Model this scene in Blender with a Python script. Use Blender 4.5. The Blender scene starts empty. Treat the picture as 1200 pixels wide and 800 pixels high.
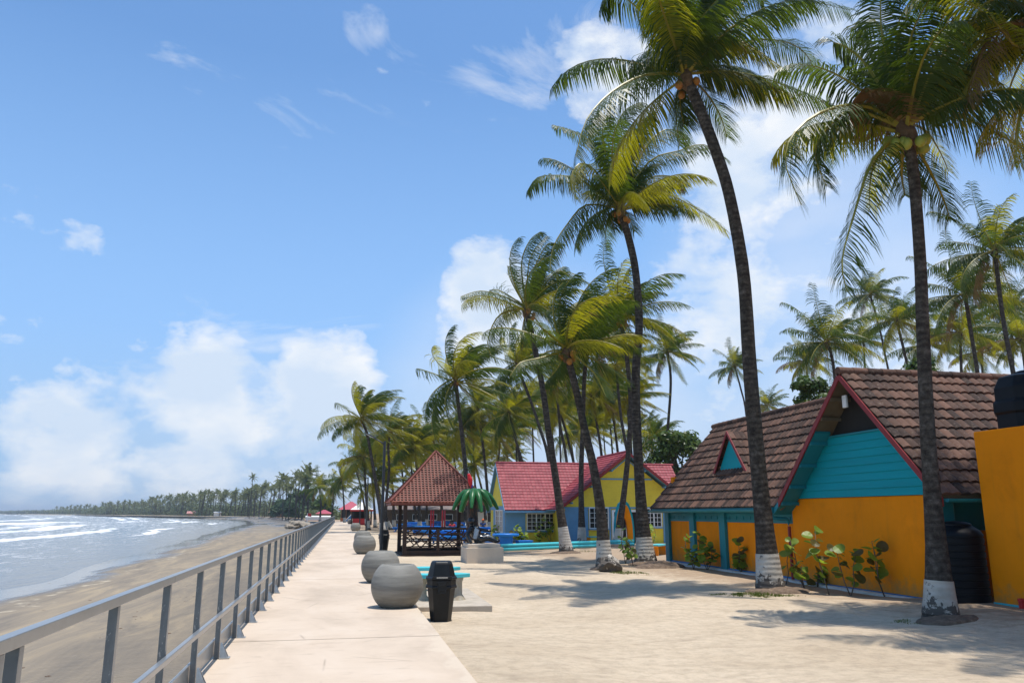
import bpy, bmesh, math, random
from math import sin, cos, pi, radians, atan, hypot, sqrt, atan2, exp
from mathutils import Vector as V, Matrix
import mathutils.noise as mn

S = bpy.context.scene
COL = S.collection
random.seed(7)

# ------------------------------------------------------------------ camera geometry
F, H, HOR = 920.0, 1.65, 601.0
TH = atan((HOR - 400) / F)
_x, _y = (401 - 600) / F, (400 - HOR) / F
YAW = -atan(_x / (cos(TH) - _y * sin(TH)))

def ray(px, py):
    x = (px - 600) / F; y = (400 - py) / F
    f = cos(TH) - y * sin(TH); u = sin(TH) + y * cos(TH)
    return V((x * cos(YAW) + f * sin(YAW), f * cos(YAW) - x * sin(YAW), u))
def on_z(px, py, z=0.0):
    r = ray(px, py); t = (z - H) / r.z
    return V((r.x * t, r.y * t, z))
def at(px, py, Y):
    r = ray(px, py); t = Y / r.y
    return V((r.x * t, Y, H + r.z * t))
def at_d(px, py, D):
    r = ray(px, py); t = D / hypot(r.x, r.y)
    return V((r.x * t, r.y * t, H + r.z * t))
GZ = -0.15          # level of the sand yard

# ------------------------------------------------------------------ tagging
def tag(o, label=None, cat=None, group=None, kind=None):
    if label: o['label'] = label
    if cat: o['category'] = cat
    if group: o['group'] = group
    if kind: o['kind'] = kind
    return o
def thing(name, label, cat, loc=(0, 0, 0), rz=0.0, group=None):
    o = bpy.data.objects.new(name, None); COL.objects.link(o)
    o.empty_display_size = 0.2
    o.location = loc; o.rotation_euler = (0, 0, rz)
    return tag(o, label, cat, group)
def copy_tree(o, parent=None):
    c = o.copy(); COL.objects.link(c)
    if parent: c.parent = parent
    for ch in list(o.children): copy_tree(ch, c)
    return c

# ------------------------------------------------------------------ mesh builder
class MB:
    def __init__(s): s.v = []; s.f = []; s.m = []; s.uv = None
    def add(s, vs, fs, mi=0):
        b = len(s.v); s.v.extend([tuple(p) for p in vs])
        for f in fs: s.f.append(tuple(i + b for i in f)); s.m.append(mi)
    def box(s, c, d, rz=0.0, mi=0, taper=None, bev=0.0):
        cx, cy, cz = c; hx, hy, hz = d[0] / 2, d[1] / 2, d[2] / 2
        cr, sr = cos(rz), sin(rz); vs = []
        for sz in (-1, 1):
            t = 1 if (taper is None or sz < 0) else taper
            for (sx, sy) in ((-1, -1), (1, -1), (1, 1), (-1, 1)):
                x, y = sx * hx * t, sy * hy * t
                vs.append((cx + x * cr - y * sr, cy + x * sr + y * cr, cz + sz * hz))
        s.add(vs, [(3, 2, 1, 0), (4, 5, 6, 7), (0, 1, 5, 4), (1, 2, 6, 5), (2, 3, 7, 6), (3, 0, 4, 7)], mi)
        return s
    def span(s, a, b, mi=0):
        lo = [min(a[i], b[i]) for i in range(3)]; hi = [max(a[i], b[i]) for i in range(3)]
        return s.box([(lo[i] + hi[i]) / 2 for i in range(3)], [hi[i] - lo[i] for i in range(3)], 0, mi)
    def bar(s, p, q, w, h, up=(0, 0, 1), mi=0):
        p, q, up = V(p), V(q), V(up); t = (q - p).normalized(); r = t.cross(up)
        if r.length < 1e-4: r = t.cross(V((1, 0, 0)))
        r.normalize(); u = r.cross(t).normalized(); vs = []
        for c in (p, q):
            for (a, b) in ((-1, -1), (1, -1), (1, 1), (-1, 1)): vs.append(c + r * (a * w / 2) + u * (b * h / 2))
        s.add(vs, [(3, 2, 1, 0), (4, 5, 6, 7), (0, 1, 5, 4), (1, 2, 6, 5), (2, 3, 7, 6), (3, 0, 4, 7)], mi)
        return s
    def tube(s, pts, rad, n=8, mi=0, caps=True):
        pts = [V(p) for p in pts]; k = len(pts); b = len(s.v)
        if not hasattr(rad, '__len__'): rad = [rad] * k
        ref = V((0, 0, 1)) if abs((pts[-1] - pts[0]).normalized().z) < .9 else V((1, 0, 0))
        for i in range(k):
            t = (pts[min(i + 1, k - 1)] - pts[max(i - 1, 0)]).normalized()
            a = t.cross(ref).normalized(); c = a.cross(t).normalized()
            for j in range(n):
                w = 2 * pi * j / n
                s.v.append(tuple(pts[i] + (a * cos(w) + c * sin(w)) * rad[i]))
        for i in range(k - 1):
            for j in range(n):
                s.f.append((b + i * n + j, b + i * n + (j + 1) % n, b + (i + 1) * n + (j + 1) % n, b + (i + 1) * n + j)); s.m.append(mi)
        if caps:
            s.f.append(tuple(b + j for j in range(n))[::-1]); s.m.append(mi)
            s.f.append(tuple(b + (k - 1) * n + j for j in range(n))); s.m.append(mi)
        return s
    def lathe(s, prof, c=(0, 0, 0), n=32, mi=0):
        b = len(s.v); k = len(prof)
        for (r, z) in prof:
            for j in range(n):
                w = 2 * pi * j / n; s.v.append((c[0] + r * cos(w), c[1] + r * sin(w), c[2] + z))
        for i in range(k - 1):
            for j in range(n):
                s.f.append((b + i * n + j, b + i * n + (j + 1) % n, b + (i + 1) * n + (j + 1) % n, b + (i + 1) * n + j)); s.m.append(mi)
        s.f.append(tuple(b + j for j in range(n))[::-1]); s.m.append(mi)
        s.f.append(tuple(b + (k - 1) * n + j for j in range(n))); s.m.append(mi)
        return s
    def prism(s, poly, off, mi=0):
        # planar polygon (list of 3-D points) extruded by the vector off
        n = len(poly); poly = [V(p) for p in poly]; off = V(off)
        s.add(poly + [p + off for p in poly],
              [tuple(range(n))[::-1], tuple(range(n, 2 * n))] + [(i, (i + 1) % n, n + (i + 1) % n, n + i) for i in range(n)], mi)
        return s
    def blob(s, c, r, seed=0, amp=.2, sub=2, squash=(1, 1, 1), mi=0, fr=1.3):
        bm = bmesh.new(); bmesh.ops.create_icosphere(bm, subdivisions=sub, radius=1)
        o = V((seed * 3.1, seed * 1.7, seed)); vs = []
        for v in bm.verts:
            d = v.co.normalized(); k = r * (1 + amp * mn.noise(d * fr + o) * 2)
            vs.append((c[0] + d.x * k * squash[0], c[1] + d.y * k * squash[1], c[2] + d.z * k * squash[2]))
        bm.verts.index_update(); fs = [tuple(v.index for v in f.verts) for f in bm.faces]; bm.free()
        s.add(vs, fs, mi); return s
    def mesh(s, name, mats, smooth=False, bevel=0.0, fixn=True):
        me = bpy.data.meshes.new(name); me.from_pydata(s.v, [], s.f)
        for m in (mats if isinstance(mats, (list, tuple)) else [mats]): me.materials.append(m)
        me.polygons.foreach_set('material_index', s.m)
        if fixn:
            bm = bmesh.new(); bm.from_mesh(me)
            bmesh.ops.recalc_face_normals(bm, faces=bm.faces)
            bm.to_mesh(me); bm.free()
        if s.uv is not None:
            ul = me.uv_layers.new(name='UVMap')
            for li, l in enumerate(me.loops): ul.data[li].uv = s.uv[l.vertex_index]
        if smooth: me.polygons.foreach_set('use_smooth', [True] * len(me.polygons))
        me.update(); return me
    def build(s, name, mats, parent=None, smooth=False, bevel=0.0, fixn=True, label=None, angle=None):
        o = bpy.data.objects.new(name, s.mesh(name, mats, smooth, bevel, fixn)); COL.objects.link(o)
        if parent: o.parent = parent
        if bevel:
            md = o.modifiers.new('bevel', 'BEVEL'); md.width = bevel; md.segments = 2; md.limit_method = 'ANGLE'; md.angle_limit = radians(40)
        if smooth and angle:
            o.data.set_sharp_from_angle(angle=radians(angle))
        if label: o['label'] = label
        return o

# ------------------------------------------------------------------ materials
def nn(nt, typ, **kw):
    n = nt.nodes.new(typ)
    for k, v in kw.items(): setattr(n, k, v)
    return n
def setin(n, **kw):
    for k, v in kw.items(): n.inputs[k.replace('_', ' ')].default_value = v
def base_mat(name):
    m = bpy.data.materials.new(name); m.use_nodes = True
    nt = m.node_tree; p = nt.nodes['Principled BSDF']
    return m, nt, p
def ramp(nt, src, stops, interp='LINEAR'):
    r = nn(nt, 'ShaderNodeValToRGB'); r.color_ramp.interpolation = interp
    e = r.color_ramp.elements
    while len(e) < len(stops): e.new(.5)
    for i, (pos, c) in enumerate(stops):
        e[i].position = pos; e[i].color = (c, c, c, 1) if not hasattr(c, '__len__') else (*c, 1)
    nt.links.new(src, r.inputs['Fac']); return r
def coords(nt, kind='Object', scale=(1, 1, 1), rot=(0, 0, 0)):
    if kind == 'World':
        src = nn(nt, 'ShaderNodeNewGeometry').outputs['Position']
    else:
        src = nn(nt, 'ShaderNodeTexCoord').outputs[kind]
    mp = nn(nt, 'ShaderNodeMapping'); mp.inputs['Scale'].default_value = scale; mp.inputs['Rotation'].default_value = rot
    nt.links.new(src, mp.inputs['Vector']); return mp.outputs['Vector']
def noise(nt, vec, scale, detail=4, rough=.55, dist=0.0):
    n = nn(nt, 'ShaderNodeTexNoise'); setin(n, Scale=scale, Detail=detail, Roughness=rough, Distortion=dist)
    nt.links.new(vec, n.inputs['Vector']); return n.outputs['Fac']
def mixc(nt, fac, a, b, mode='MIX'):
    n = nn(nt, 'ShaderNodeMix', data_type='RGBA', blend_type=mode)
    for key, val in ((0, fac), (6, a), (7, b)):
        if hasattr(val, 'is_output'): nt.links.new(val, n.inputs[key])
        elif key == 0: n.inputs[0].default_value = val
        else: n.inputs[key].default_value = (*val, 1)
    return n.outputs[2]
def bump(nt, p, h, strength=.3, dist=.02, chain=None):
    b = nn(nt, 'ShaderNodeBump'); b.inputs['Strength'].default_value = strength; b.inputs['Distance'].default_value = dist
    nt.links.new(h, b.inputs['Height'])
    if chain: nt.links.new(chain, b.inputs['Normal'])
    nt.links.new(b.outputs['Normal'], p.inputs['Normal']); return b.outputs['Normal']
def paint(name, c, rough=.55, var=.14, scale=3.0, bmp=.15, dirt=None, dirt_amt=.35, spec=.28, metal=0.0, kind='Object', stretch=(1, 1, 1), fine=60):
    m, nt, p = base_mat(name)
    vec = coords(nt, kind, stretch)
    n1 = noise(nt, vec, scale, 6, .65); n2 = noise(nt, vec, fine, 3)
    lo = tuple(x * (1 - var) for x in c); hi = tuple(min(1, x * (1 + var)) for x in c)
    r = ramp(nt, n1, [(.3, lo), (.7, hi)])
    out = r.outputs['Color']
    if dirt:
        n3 = noise(nt, vec, scale * 1.7, 8, .7, .4)
        rr = ramp(nt, n3, [(.52, 0), (.72, dirt_amt)])
        out = mixc(nt, rr.outputs['Color'], out, dirt)
    nt.links.new(out, p.inputs['Base Color'])
    p.inputs['Roughness'].default_value = rough; p.inputs['Specular IOR Level'].default_value = spec; p.inputs['Metallic'].default_value = metal
    if bmp: bump(nt, p, n2, bmp, .01)
    return m

M = {}
M['orange'] = paint('orange_wall_paint', (.86, .255, .004), .7, .07, 1.1, .1, (.62, .17, .004), .45, spec=.07)
def splash(m, top, col):
    nt = m.node_tree; p = nt.nodes['Principled BSDF']; old = p.inputs['Base Color'].links[0].from_socket
    vec = coords(nt, 'Object'); sx = nn(nt, 'ShaderNodeSeparateXYZ'); nt.links.new(vec, sx.inputs[0])
    mr = nn(nt, 'ShaderNodeMapRange'); nt.links.new(sx.outputs['Z'], mr.inputs['Value']); setin(mr, From_Min=-.15, From_Max=top, To_Min=.30, To_Max=-.2)
    ad = nn(nt, 'ShaderNodeMath', operation='ADD'); nt.links.new(mr.outputs[0], ad.inputs[0]); nt.links.new(noise(nt, vec, 4, 7, .7), ad.inputs[1])
    r = ramp(nt, ad.outputs[0], [(.52, 0), (.80, .75)]); c = mixc(nt, r.outputs['Color'], old, col)
    # faint run-off streaks and patched paint
    st = ramp(nt, noise(nt, coords(nt, 'Object', (1, 3.2, .22)), 2.0, 6, .65), [(.55, 0), (.75, .13)]); c = mixc(nt, st.outputs['Color'], c, tuple(x * .55 for x in col))
    nt.links.new(c, p.inputs['Base Color'])
splash(M['orange'], .65, (.40, .21, .07))
M['teal'] = paint('teal_paint', (.012, .19, .23), .5, .10, 1.6, .1, (.03, .12, .14), .4)
M['teal_board'] = paint('teal_board_paint', (.004, .30, .35), .6, .08, 1.2, .12, (.015, .20, .24), .4, spec=.15, stretch=(1, .35, 3))
M['turq'] = paint('turquoise_paint', (.07, .47, .50), .5, .08, 4, .12, (.2, .38, .38), .35)
M['rake_red'] = paint('dark_red_trim', (.24, .028, .03), .5, .12, 3, .1)
M['blue_trim'] = paint('sky_blue_trim', (.135, .30, .47), .55, .08, 3, .1, (.2, .27, .33), .3)
M['yellow'] = paint('yellow_board_paint', (.80, .60, .05), .6, .06, 2, .1, (.55, .38, .06), .35)
M['white'] = paint('white_paint', (.76, .76, .74), .5, .06, 3, .1, (.5, .48, .44), .35)
M['kerbwhite'] = paint('white_kerb_paint', (.6, .6, .58), .7, .1, 3, .3, (.32, .29, .25), .7)
M['basebl'] = paint('blue_base_paint', (.03, .16, .36), .6, .15, 3, .2, (.25, .25, .25), .4)
M['glass'] = paint('dark_window_glass', (.018, .02, .022), .08, .2, 2, 0)
M['curtain'] = paint('curtain_cloth', (.32, .22, .14), .8, .25, 4, .3, stretch=(6, 6, .3))
M['dark'] = paint('dark_interior', (.02, .018, .016), .8, .2, 2, .1)
M['soffit'] = paint('soffit_timber', (.13, .10, .06), .8, .2, 3, .3)
M['brownwood'] = paint('dark_stained_wood', (.04, .022, .016), .55, .25, 5, .3, stretch=(1, 1, .3))
M['blue'] = paint('bright_blue_paint', (.015, .20, .62), .45, .07, 2, .1, (.04, .2, .45), .4)
M['concrete_pale'] = paint('pale_concrete', (.50, .46, .40), .8, .12, 3, .3, (.33, .29, .24), .5)
M['pad'] = paint('stained_slab_concrete', (.42, .36, .285), .85, .15, 2.5, .35, (.24, .185, .125), .6)
M['pedestal'] = paint('stained_pedestal_concrete', (.36, .32, .25), .85, .2, 4, .35, (.30, .20, .09), .7, stretch=(1, 1, .4))
M['plinth'] = paint('beige_plinth_paint', (.60, .50, .39), .75, .05, 2, .15, (.42, .37, .31), .4)
M['red'] = paint('red_paint', (.50, .03, .03), .45, .1, 4, .1)
M['blackplastic'] = paint('black_plastic', (.007, .0075, .008), .42, .2, 3, .08, (.03, .028, .026), .4)
M['tank'] = paint('black_tank_plastic', (.0045, .006, .009), .5, .2, 2, .05, (.015, .015, .014), .4, spec=.18)
M['blackgloss'] = paint('black_gloss_statue', (.010, .011, .013), .22, .3, 6, .15, (.10, .105, .11), .5, spec=.5)
M['silverpaint'] = paint('silver_grey_paint', (.38, .40, .42), .35, .2, 9, .2, metal=.4)
M['lampmetal'] = paint('dark_grey_metal', (.045, .048, .052), .45, .1, 3, .05)
M['lampglass'] = paint('lamp_glass', (.6, .6, .58), .3, .05, 3, 0)
M['skin'] = paint('skin', (.13, .07, .045), .6, .1, 3, .05)
M['hair'] = paint('dark_hair', (.012, .01, .009), .6, .2, 8, .2)
M['cloth_red'] = paint('red_cloth', (.4, .03, .03), .85, .15, 6, .2)
M['cloth_blue'] = paint('dark_blue_cloth', (.02, .05, .16), .85, .15, 6, .2)
M['cloth_orange'] = paint('orange_cloth', (.75, .16, .03), .85, .15, 6, .2)
M['cloth_white'] = paint('white_cloth', (.7, .7, .68), .85, .08, 6, .2)
M['cloth_black'] = paint('black_cloth', (.02, .02, .022), .85, .15, 6, .2)
M['fakegreen'] = paint('glossy_green_paint', (.018, .105, .028), .35, .3, 5, .15, (.06, .2, .04), .5)
M['fakebark'] = paint('brown_painted_bark', (.03, .022, .018), .5, .3, 6, .5, (.30, .09, .02), .7, stretch=(2, 2, .6))
M['parrot_red'] = paint('parrot_red', (.62, .02, .025), .45, .15, 8, .1)
M['parrot_blue'] = paint('parrot_blue', (.02, .06, .35), .45, .15, 8, .1)
M['coconut'] = paint('green_coconut_husk', (.22, .25, .04), .45, .2, 7, .1, (.4, .22, .05), .5)
M['coconut_o'] = paint('orange_coconut_husk', (.30, .125, .022), .55, .2, 7, .1, (.3, .25, .05), .5)
M['fibre'] = paint('palm_fibre', (.11, .07, .04), .95, .35, 12, .6)
M['stem'] = paint('sapling_stem', (.13, .10, .075), .8, .2, 8, .3)
M['shedwall'] = paint('weathered_board', (.10, .075, .055), .85, .3, 2, .3, (.2, .17, .14), .5, stretch=(1, 1, 4))
M['shedroof'] = paint('rusty_sheet_roof', (.16, .13, .12), .7, .25, 1, .2, (.30, .15, .09), .6)
M['whitewall'] = paint('white_rendered_wall', (.62, .60, .56), .8, .08, 1.2, .2, (.45, .42, .38), .45)
M['slate'] = paint('dark_slate_fascia', (.045, .055, .075), .6, .15, 2, .1)
M['redroof_far'] = paint('red_sheet_roof', (.40, .075, .10), .5, .12, 1, .1)
M['pinkroof'] = paint('pink_sheet_roof', (.50, .23, .20), .6, .15, .6, .1)
M['woodwall'] = paint('brown_plank_wall', (.23, .12, .06), .8, .2, 1, .2)
M['burnt'] = paint('burnt_orange_render', (.42, .13, .045), .8, .15, 1, .2)
M['rubble'] = paint('rubble_stone', (.30, .25, .19), .9, .25, .8, .6, (.12, .10, .08), .6)
M['canopy_w'] = paint('white_canvas', (.78, .77, .74), .7, .04, 2, .05)

# aluminium-grey galvanised railing with worn, chipped patches
def rail_mat(nm, chips, lo, hi, chipc, met):
    m, nt, p = base_mat(nm)
    vec = coords(nt, 'Object', (1, .35, 1))
    r = ramp(nt, noise(nt, vec, 5, 6, .65), [(.3, lo), (.7, hi)])
    v2 = coords(nt, 'Object', (1, 1, .45))
    chip = ramp(nt, noise(nt, v2, 14, 6, .7, .3), [(.58, 0), (.605, chips)])
    c = mixc(nt, chip.outputs['Color'], r.outputs['Color'], chipc)
    nt.links.new(c, p.inputs['Base Color'])
    p.inputs['Metallic'].default_value = met; p.inputs['Roughness'].default_value = .36
    p.inputs['Specular IOR Level'].default_value = .9; p.inputs['Roughness'].default_value = .3
    bump(nt, p, noise(nt, vec, 40, 3), .06, .005)
    return m
M['rail'] = rail_mat('galvanised_rail', 0.12, (.235, .24, .235), (.30, .302, .295), (.1, .1, .11), .45); M['railpost'] = rail_mat('worn_galvanised_post', 1.0, (.10, .115, .13), (.16, .175, .185), (.34, .34, .33), .3)

def bark_mat():
    m, nt, p = base_mat('palm_bark')
    vec = coords(nt, 'Object', (1, 1, 1))
    n = noise(nt, vec, 6, 8, .7)
    base = ramp(nt, n, [(.30, (.022, .018, .015)), (.52, (.065, .054, .044)), (.75, (.16, .137, .115))])
    w = nn(nt, 'ShaderNodeTexWave', wave_type='BANDS', bands_direction='Z'); setin(w, Scale=2.3, Distortion=6.5, Detail=5.0, Detail_Scale=1.2, Detail_Roughness=.7)
    nt.links.new(vec, w.inputs['Vector'])
    rr = ramp(nt, w.outputs['Fac'], [(0, .74), (.25, 1), (.8, 1), (1, 1.22)])
    c = mixc(nt, 1.0, base.outputs['Color'], rr.outputs['Color'], 'MULTIPLY')
    nt.links.new(c, p.inputs['Base Color']); p.inputs['Roughness'].default_value = .95; p.inputs['Specular IOR Level'].default_value = .08
    b1 = bump(nt, p, w.outputs['Fac'], .25, .02)
    bump(nt, p, noise(nt, coords(nt, 'Object', (4, 4, .8)), 9, 6), .6, .02, b1)
    return m
M['bark'] = bark_mat()
def limewash():
    m, nt, p = base_mat('chipped_limewash')
    vec = coords(nt, 'Object')
    n = noise(nt, vec, 7, 8, .7, .4)
    base = ramp(nt, noise(nt, vec, 3, 5), [(.3, (.36, .32, .265)), (.7, (.55, .51, .44))])
    sx = nn(nt, 'ShaderNodeSeparateXYZ'); nt.links.new(vec, sx.inputs[0])
    mr = nn(nt, 'ShaderNodeMapRange'); nt.links.new(sx.outputs['Z'], mr.inputs['Value'])
    setin(mr, From_Min=0.02, From_Max=.45, To_Min=.26, To_Max=0.0)
    ad = nn(nt, 'ShaderNodeMath', operation='ADD'); nt.links.new(n, ad.inputs[0]); nt.links.new(mr.outputs[0], ad.inputs[1])
    chip = ramp(nt, ad.outputs[0], [(.60, 0), (.635, 1)])
    c = mixc(nt, chip.outputs['Color'], base.outputs['Color'], (.085, .072, .06))
    nt.links.new(c, p.inputs['Base Color']); p.inputs['Roughness'].default_value = .9
    w = nn(nt, 'ShaderNodeTexWave', wave_type='BANDS', bands_direction='Z'); setin(w, Scale=2.6, Distortion=2.4, Detail=3.0)
    nt.links.new(vec, w.inputs['Vector'])
    b = bump(nt, p, w.outputs['Fac'], .35, .02); bump(nt, p, n, .5, .02, b)
    return m
M['lime'] = limewash()

def leaf_mat(name, c1, c2, trans, fac=.35, rough=.42, scale=1.1):
    m, nt, p = base_mat(name)
    vec = coords(nt, 'Object')
    r = ramp(nt, noise(nt, vec, scale, 3), [(.32, c1), (.68, c2)])
    nt.links.new(r.outputs['Color'], p.inputs['Base Color'])
    p.inputs['Roughness'].default_value = rough; p.inputs['Specular IOR Level'].default_value = .22
    t = nn(nt, 'ShaderNodeBsdfTranslucent'); t.inputs['Color'].default_value = (*trans, 1)
    mx = nn(nt, 'ShaderNodeMixShader'); mx.inputs[0].default_value = fac
    out = nt.nodes['Material Output']
    nt.links.new(p.outputs[0], mx.inputs[1]); nt.links.new(t.outputs[0], mx.inputs[2]); nt.links.new(mx.outputs[0], out.inputs['Surface'])
    return m
M['leafg'] = leaf_mat('palm_leaf_green', (.014, .034, .006), (.042, .074, .010), (.17, .25, .008), .27)
M['leafy'] = leaf_mat('palm_leaf_yellowing', (.075, .095, .007), (.17, .165, .010), (.52, .48, .010), .40)
M['leafd'] = leaf_mat('palm_leaf_dry', (.12, .075, .03), (.24, .15, .06), (.2, .11, .03), .2, .7)
M['rachis'] = leaf_mat('palm_rachis', (.17, .17, .02), (.30, .24, .035), (.3, .25, .03), .1, .4)
M['broad'] = leaf_mat('broad_leaf_green', (.028, .062, .012), (.075, .115, .02), (.14, .20, .02), .25, .4, .9)
M['broadd'] = leaf_mat('dark_broad_leaf', (.035, .075, .03), (.075, .12, .045), (.10, .17, .04), .25, .5, .5)
M['grape'] = leaf_mat('sea_grape_leaf', (.10, .18, .025), (.24, .31, .05), (.40, .55, .04), .38, .4, 5)
M['grapeo'] = leaf_mat('sea_grape_leaf_olive', (.07, .065, .02), (.13, .10, .03), (.25, .2, .03), .3, .4, 5)
M['grassm'] = leaf_mat('grass_blade', (.05, .085, .012), (.11, .14, .02), (.2, .25, .03), .25, .5, 3)
M['farpalm'] = leaf_mat('far_palm_leaf', (.09, .11, .05), (.16, .17, .075), (.22, .25, .08), .3, .7, .05)
M['fartree'] = leaf_mat('far_undergrowth_leaf', (.07, .095, .045), (.14, .155, .07), (.15, .2, .07), .25, .7, .04)

# ---- roof tiles: tone changes per tile through the UV cell
def tile_mat(name, cols, rough, mottle, mot_amt, spec=.3, pertile=.5):
    m, nt, p = base_mat(name)
    uv = nn(nt, 'ShaderNodeTexCoord').outputs['UV']
    fl = nn(nt, 'ShaderNodeVectorMath', operation='FLOOR'); nt.links.new(uv, fl.inputs[0])
    wn = nn(nt, 'ShaderNodeTexWhiteNoise', noise_dimensions='2D'); nt.links.new(fl.outputs[0], wn.inputs['Vector'])
    vec = coords(nt, 'Object')
    n1 = noise(nt, vec, 2.2, 6, .7)
    mm = nn(nt, 'ShaderNodeMix'); mm.inputs[0].default_value = pertile
    nt.links.new(n1, mm.inputs[2]); nt.links.new(wn.outputs['Value'], mm.inputs[3])
    r = ramp(nt, mm.outputs[0], [(.25, cols[0]), (.5, cols[1]), (.78, cols[2])])
    n2 = noise(nt, vec, 13, 8, .75, .3)
    k = ramp(nt, n2, [(.55, 0), (.68, mot_amt)])
    c = mixc(nt, k.outputs['Color'], r.outputs['Color'], mottle)
    nt.links.new(c, p.inputs['Base Color']); p.inputs['Roughness'].default_value = rough; p.inputs['Specular IOR Level'].default_value = spec
    bump(nt, p, n2, .35, .01)
    return m
M['tile_brown'] = tile_mat('weathered_clay_tile', [(.034, .020, .015), (.078, .042, .029), (.15, .077, .052)], .85, (.30, .225, .17), .5)
M['tile_red'] = tile_mat('red_metal_tile', [(.20, .032, .040), (.275, .050, .060), (.36, .080, .088)], .55, (.42, .24, .22), .25, .22, .3)
M['lattice'] = paint('terracotta_lattice_paint', (.19, .058, .037), .65, .22, 5, .15, (.14, .05, .035), .5)

# ---- ground materials
def sand_mat():
    m, nt, p = base_mat('yard_sand')
    vec = coords(nt, 'World')
    n1 = noise(nt, vec, .35, 6, .6); n2 = noise(nt, vec, 2.6, 8, .7, .5); n3 = noise(nt, vec, 28, 6, .7)
    base = ramp(nt, n1, [(.3, (.48, .38, .265)), (.7, (.60, .49, .355))])
    g = ramp(nt, noise(nt, vec, 5.5, 9, .75, .3), [(.36, .80), (.56, 1.02)])  # damp and dry tone, plus footprint shading put into the colour
    c = mixc(nt, 1.0, base.outputs['Color'], g.outputs['Color'], 'MULTIPLY')
    trk = ramp(nt, noise(nt, coords(nt, 'World', (.45, 1.1, 1), (0, 0, .12)), 2.2, 8, .72, .8), [(.50, 0), (.64, .42)])  # tracks: damp tone and the shading of their hollows, both as colour
    c = mixc(nt, trk.outputs['Color'], c, (.34, .265, .185))
    # browner, litter-strewn soil towards the buildings and the palm feet
    sx = nn(nt, 'ShaderNodeSeparateXYZ'); nt.links.new(vec, sx.inputs[0])
    # distance from the buildings' side: X minus a slanting line
    ma = nn(nt, 'ShaderNodeMath', operation='MULTIPLY_ADD'); nt.links.new(sx.outputs['Y'], ma.inputs[0]); ma.inputs[1].default_value = .11; nt.links.new(sx.outputs['X'], ma.inputs[2])
    mr = nn(nt, 'ShaderNodeMapRange'); nt.links.new(ma.outputs[0], mr.inputs['Value']); setin(mr, From_Min=9.2, From_Max=13.2, To_Min=-.42, To_Max=.22)
    ad = nn(nt, 'ShaderNodeMath', operation='ADD'); nt.links.new(mr.outputs[0], ad.inputs[0]); nt.links.new(n2, ad.inputs[1])
    s = ramp(nt, ad.outputs[0], [(.42, 0), (.66, .85)])
    c = mixc(nt, s.outputs['Color'], c, (.33, .235, .155))
    # specks of litter
    lit = ramp(nt, noise(nt, coords(nt, 'World', (1, 1, 1)), 11, 4, .8, 1.2), [(.66, 0), (.71, .7)])
    c = mixc(nt, lit.outputs['Color'], c, (.20, .14, .09))
    nt.links.new(c, p.inputs['Base Color']); p.inputs['Roughness'].default_value = .95; p.inputs['Specular IOR Level'].default_value = .15
    vo = nn(nt, 'ShaderNodeTexVoronoi', feature='SMOOTH_F1'); setin(vo, Scale=6.5); nt.links.new(vec, vo.inputs['Vector'])
    b0 = bump(nt, p, vo.outputs['Distance'], .25, .035)
    b1 = bump(nt, p, noise(nt, vec, 7, 8, .7), .55, .05, b0); bump(nt, p, n3, .7, .015, b1)
    return m
M['sand'] = sand_mat()

def promenade_mat():
    m, nt, p = base_mat('broom_finished_concrete')
    vec = coords(nt, 'World')
    n1 = noise(nt, coords(nt, 'World', (.7, .35, 1)), .9, 7, .65, .3)
    base = ramp(nt, n1, [(.28, (.42, .335, .25)), (.5, (.53, .425, .32)), (.75, (.60, .50, .395))])
    st = ramp(nt, noise(nt, coords(nt, 'World', (1.2, 4, 1)), 1.7, 8, .7, .8), [(.56, 0), (.72, .5)])
    c = mixc(nt, st.outputs['Color'], base.outputs['Color'], (.31, .24, .175))
    # sand blown over the yard-side edge
    sx = nn(nt, 'ShaderNodeSeparateXYZ'); nt.links.new(vec, sx.inputs[0])
    eg = nn(nt, 'ShaderNodeMapRange'); nt.links.new(sx.outputs['X'], eg.inputs['Value']); setin(eg, From_Min=.75, From_Max=1.42, To_Min=-.25, To_Max=.12)
    es = nn(nt, 'ShaderNodeMath', operation='ADD'); nt.links.new(eg.outputs[0], es.inputs[0]); nt.links.new(noise(nt, coords(nt, 'World', (1, .6, 1)), 1.8, 7, .7), es.inputs[1])
    er = ramp(nt, es.outputs[0], [(.50, 0), (.60, .8)]); c = mixc(nt, er.outputs['Color'], c, (.55, .455, .345))
    # hairline cracks
    vo = nn(nt, 'ShaderNodeTexVoronoi', feature='DISTANCE_TO_EDGE'); setin(vo, Scale=.42); nt.links.new(coords(nt, 'World', (1, .7, 1)), vo.inputs['Vector'])
    ck = ramp(nt, vo.outputs['Distance'], [(.0, .55), (.006, 0)]); ckm = ramp(nt, noise(nt, vec, .8, 3), [(.5, 0), (.6, 1)])
    cm = nn(nt, 'ShaderNodeMath', operation='MULTIPLY'); nt.links.new(ck.outputs['Color'], cm.inputs[0]); nt.links.new(ckm.outputs['Color'], cm.inputs[1])
    c = mixc(nt, cm.outputs[0], c, (.22, .17, .13))
    pk = ramp(nt, noise(nt, vec, 38, 4, .8), [(.70, 0), (.75, .35)])
    c = mixc(nt, pk.outputs['Color'], c, (.25, .2, .16))
    nt.links.new(c, p.inputs['Base Color']); p.inputs['Roughness'].default_value = .75; p.inputs['Specular IOR Level'].default_value = .3
    b = bump(nt, p, noise(nt, coords(nt, 'World', (6, 60, 6)), 3, 4), .12, .006)
    bump(nt, p, noise(nt, vec, 50, 5, .7), .25, .006, b)
    return m
M['prom'] = promenade_mat()

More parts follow.
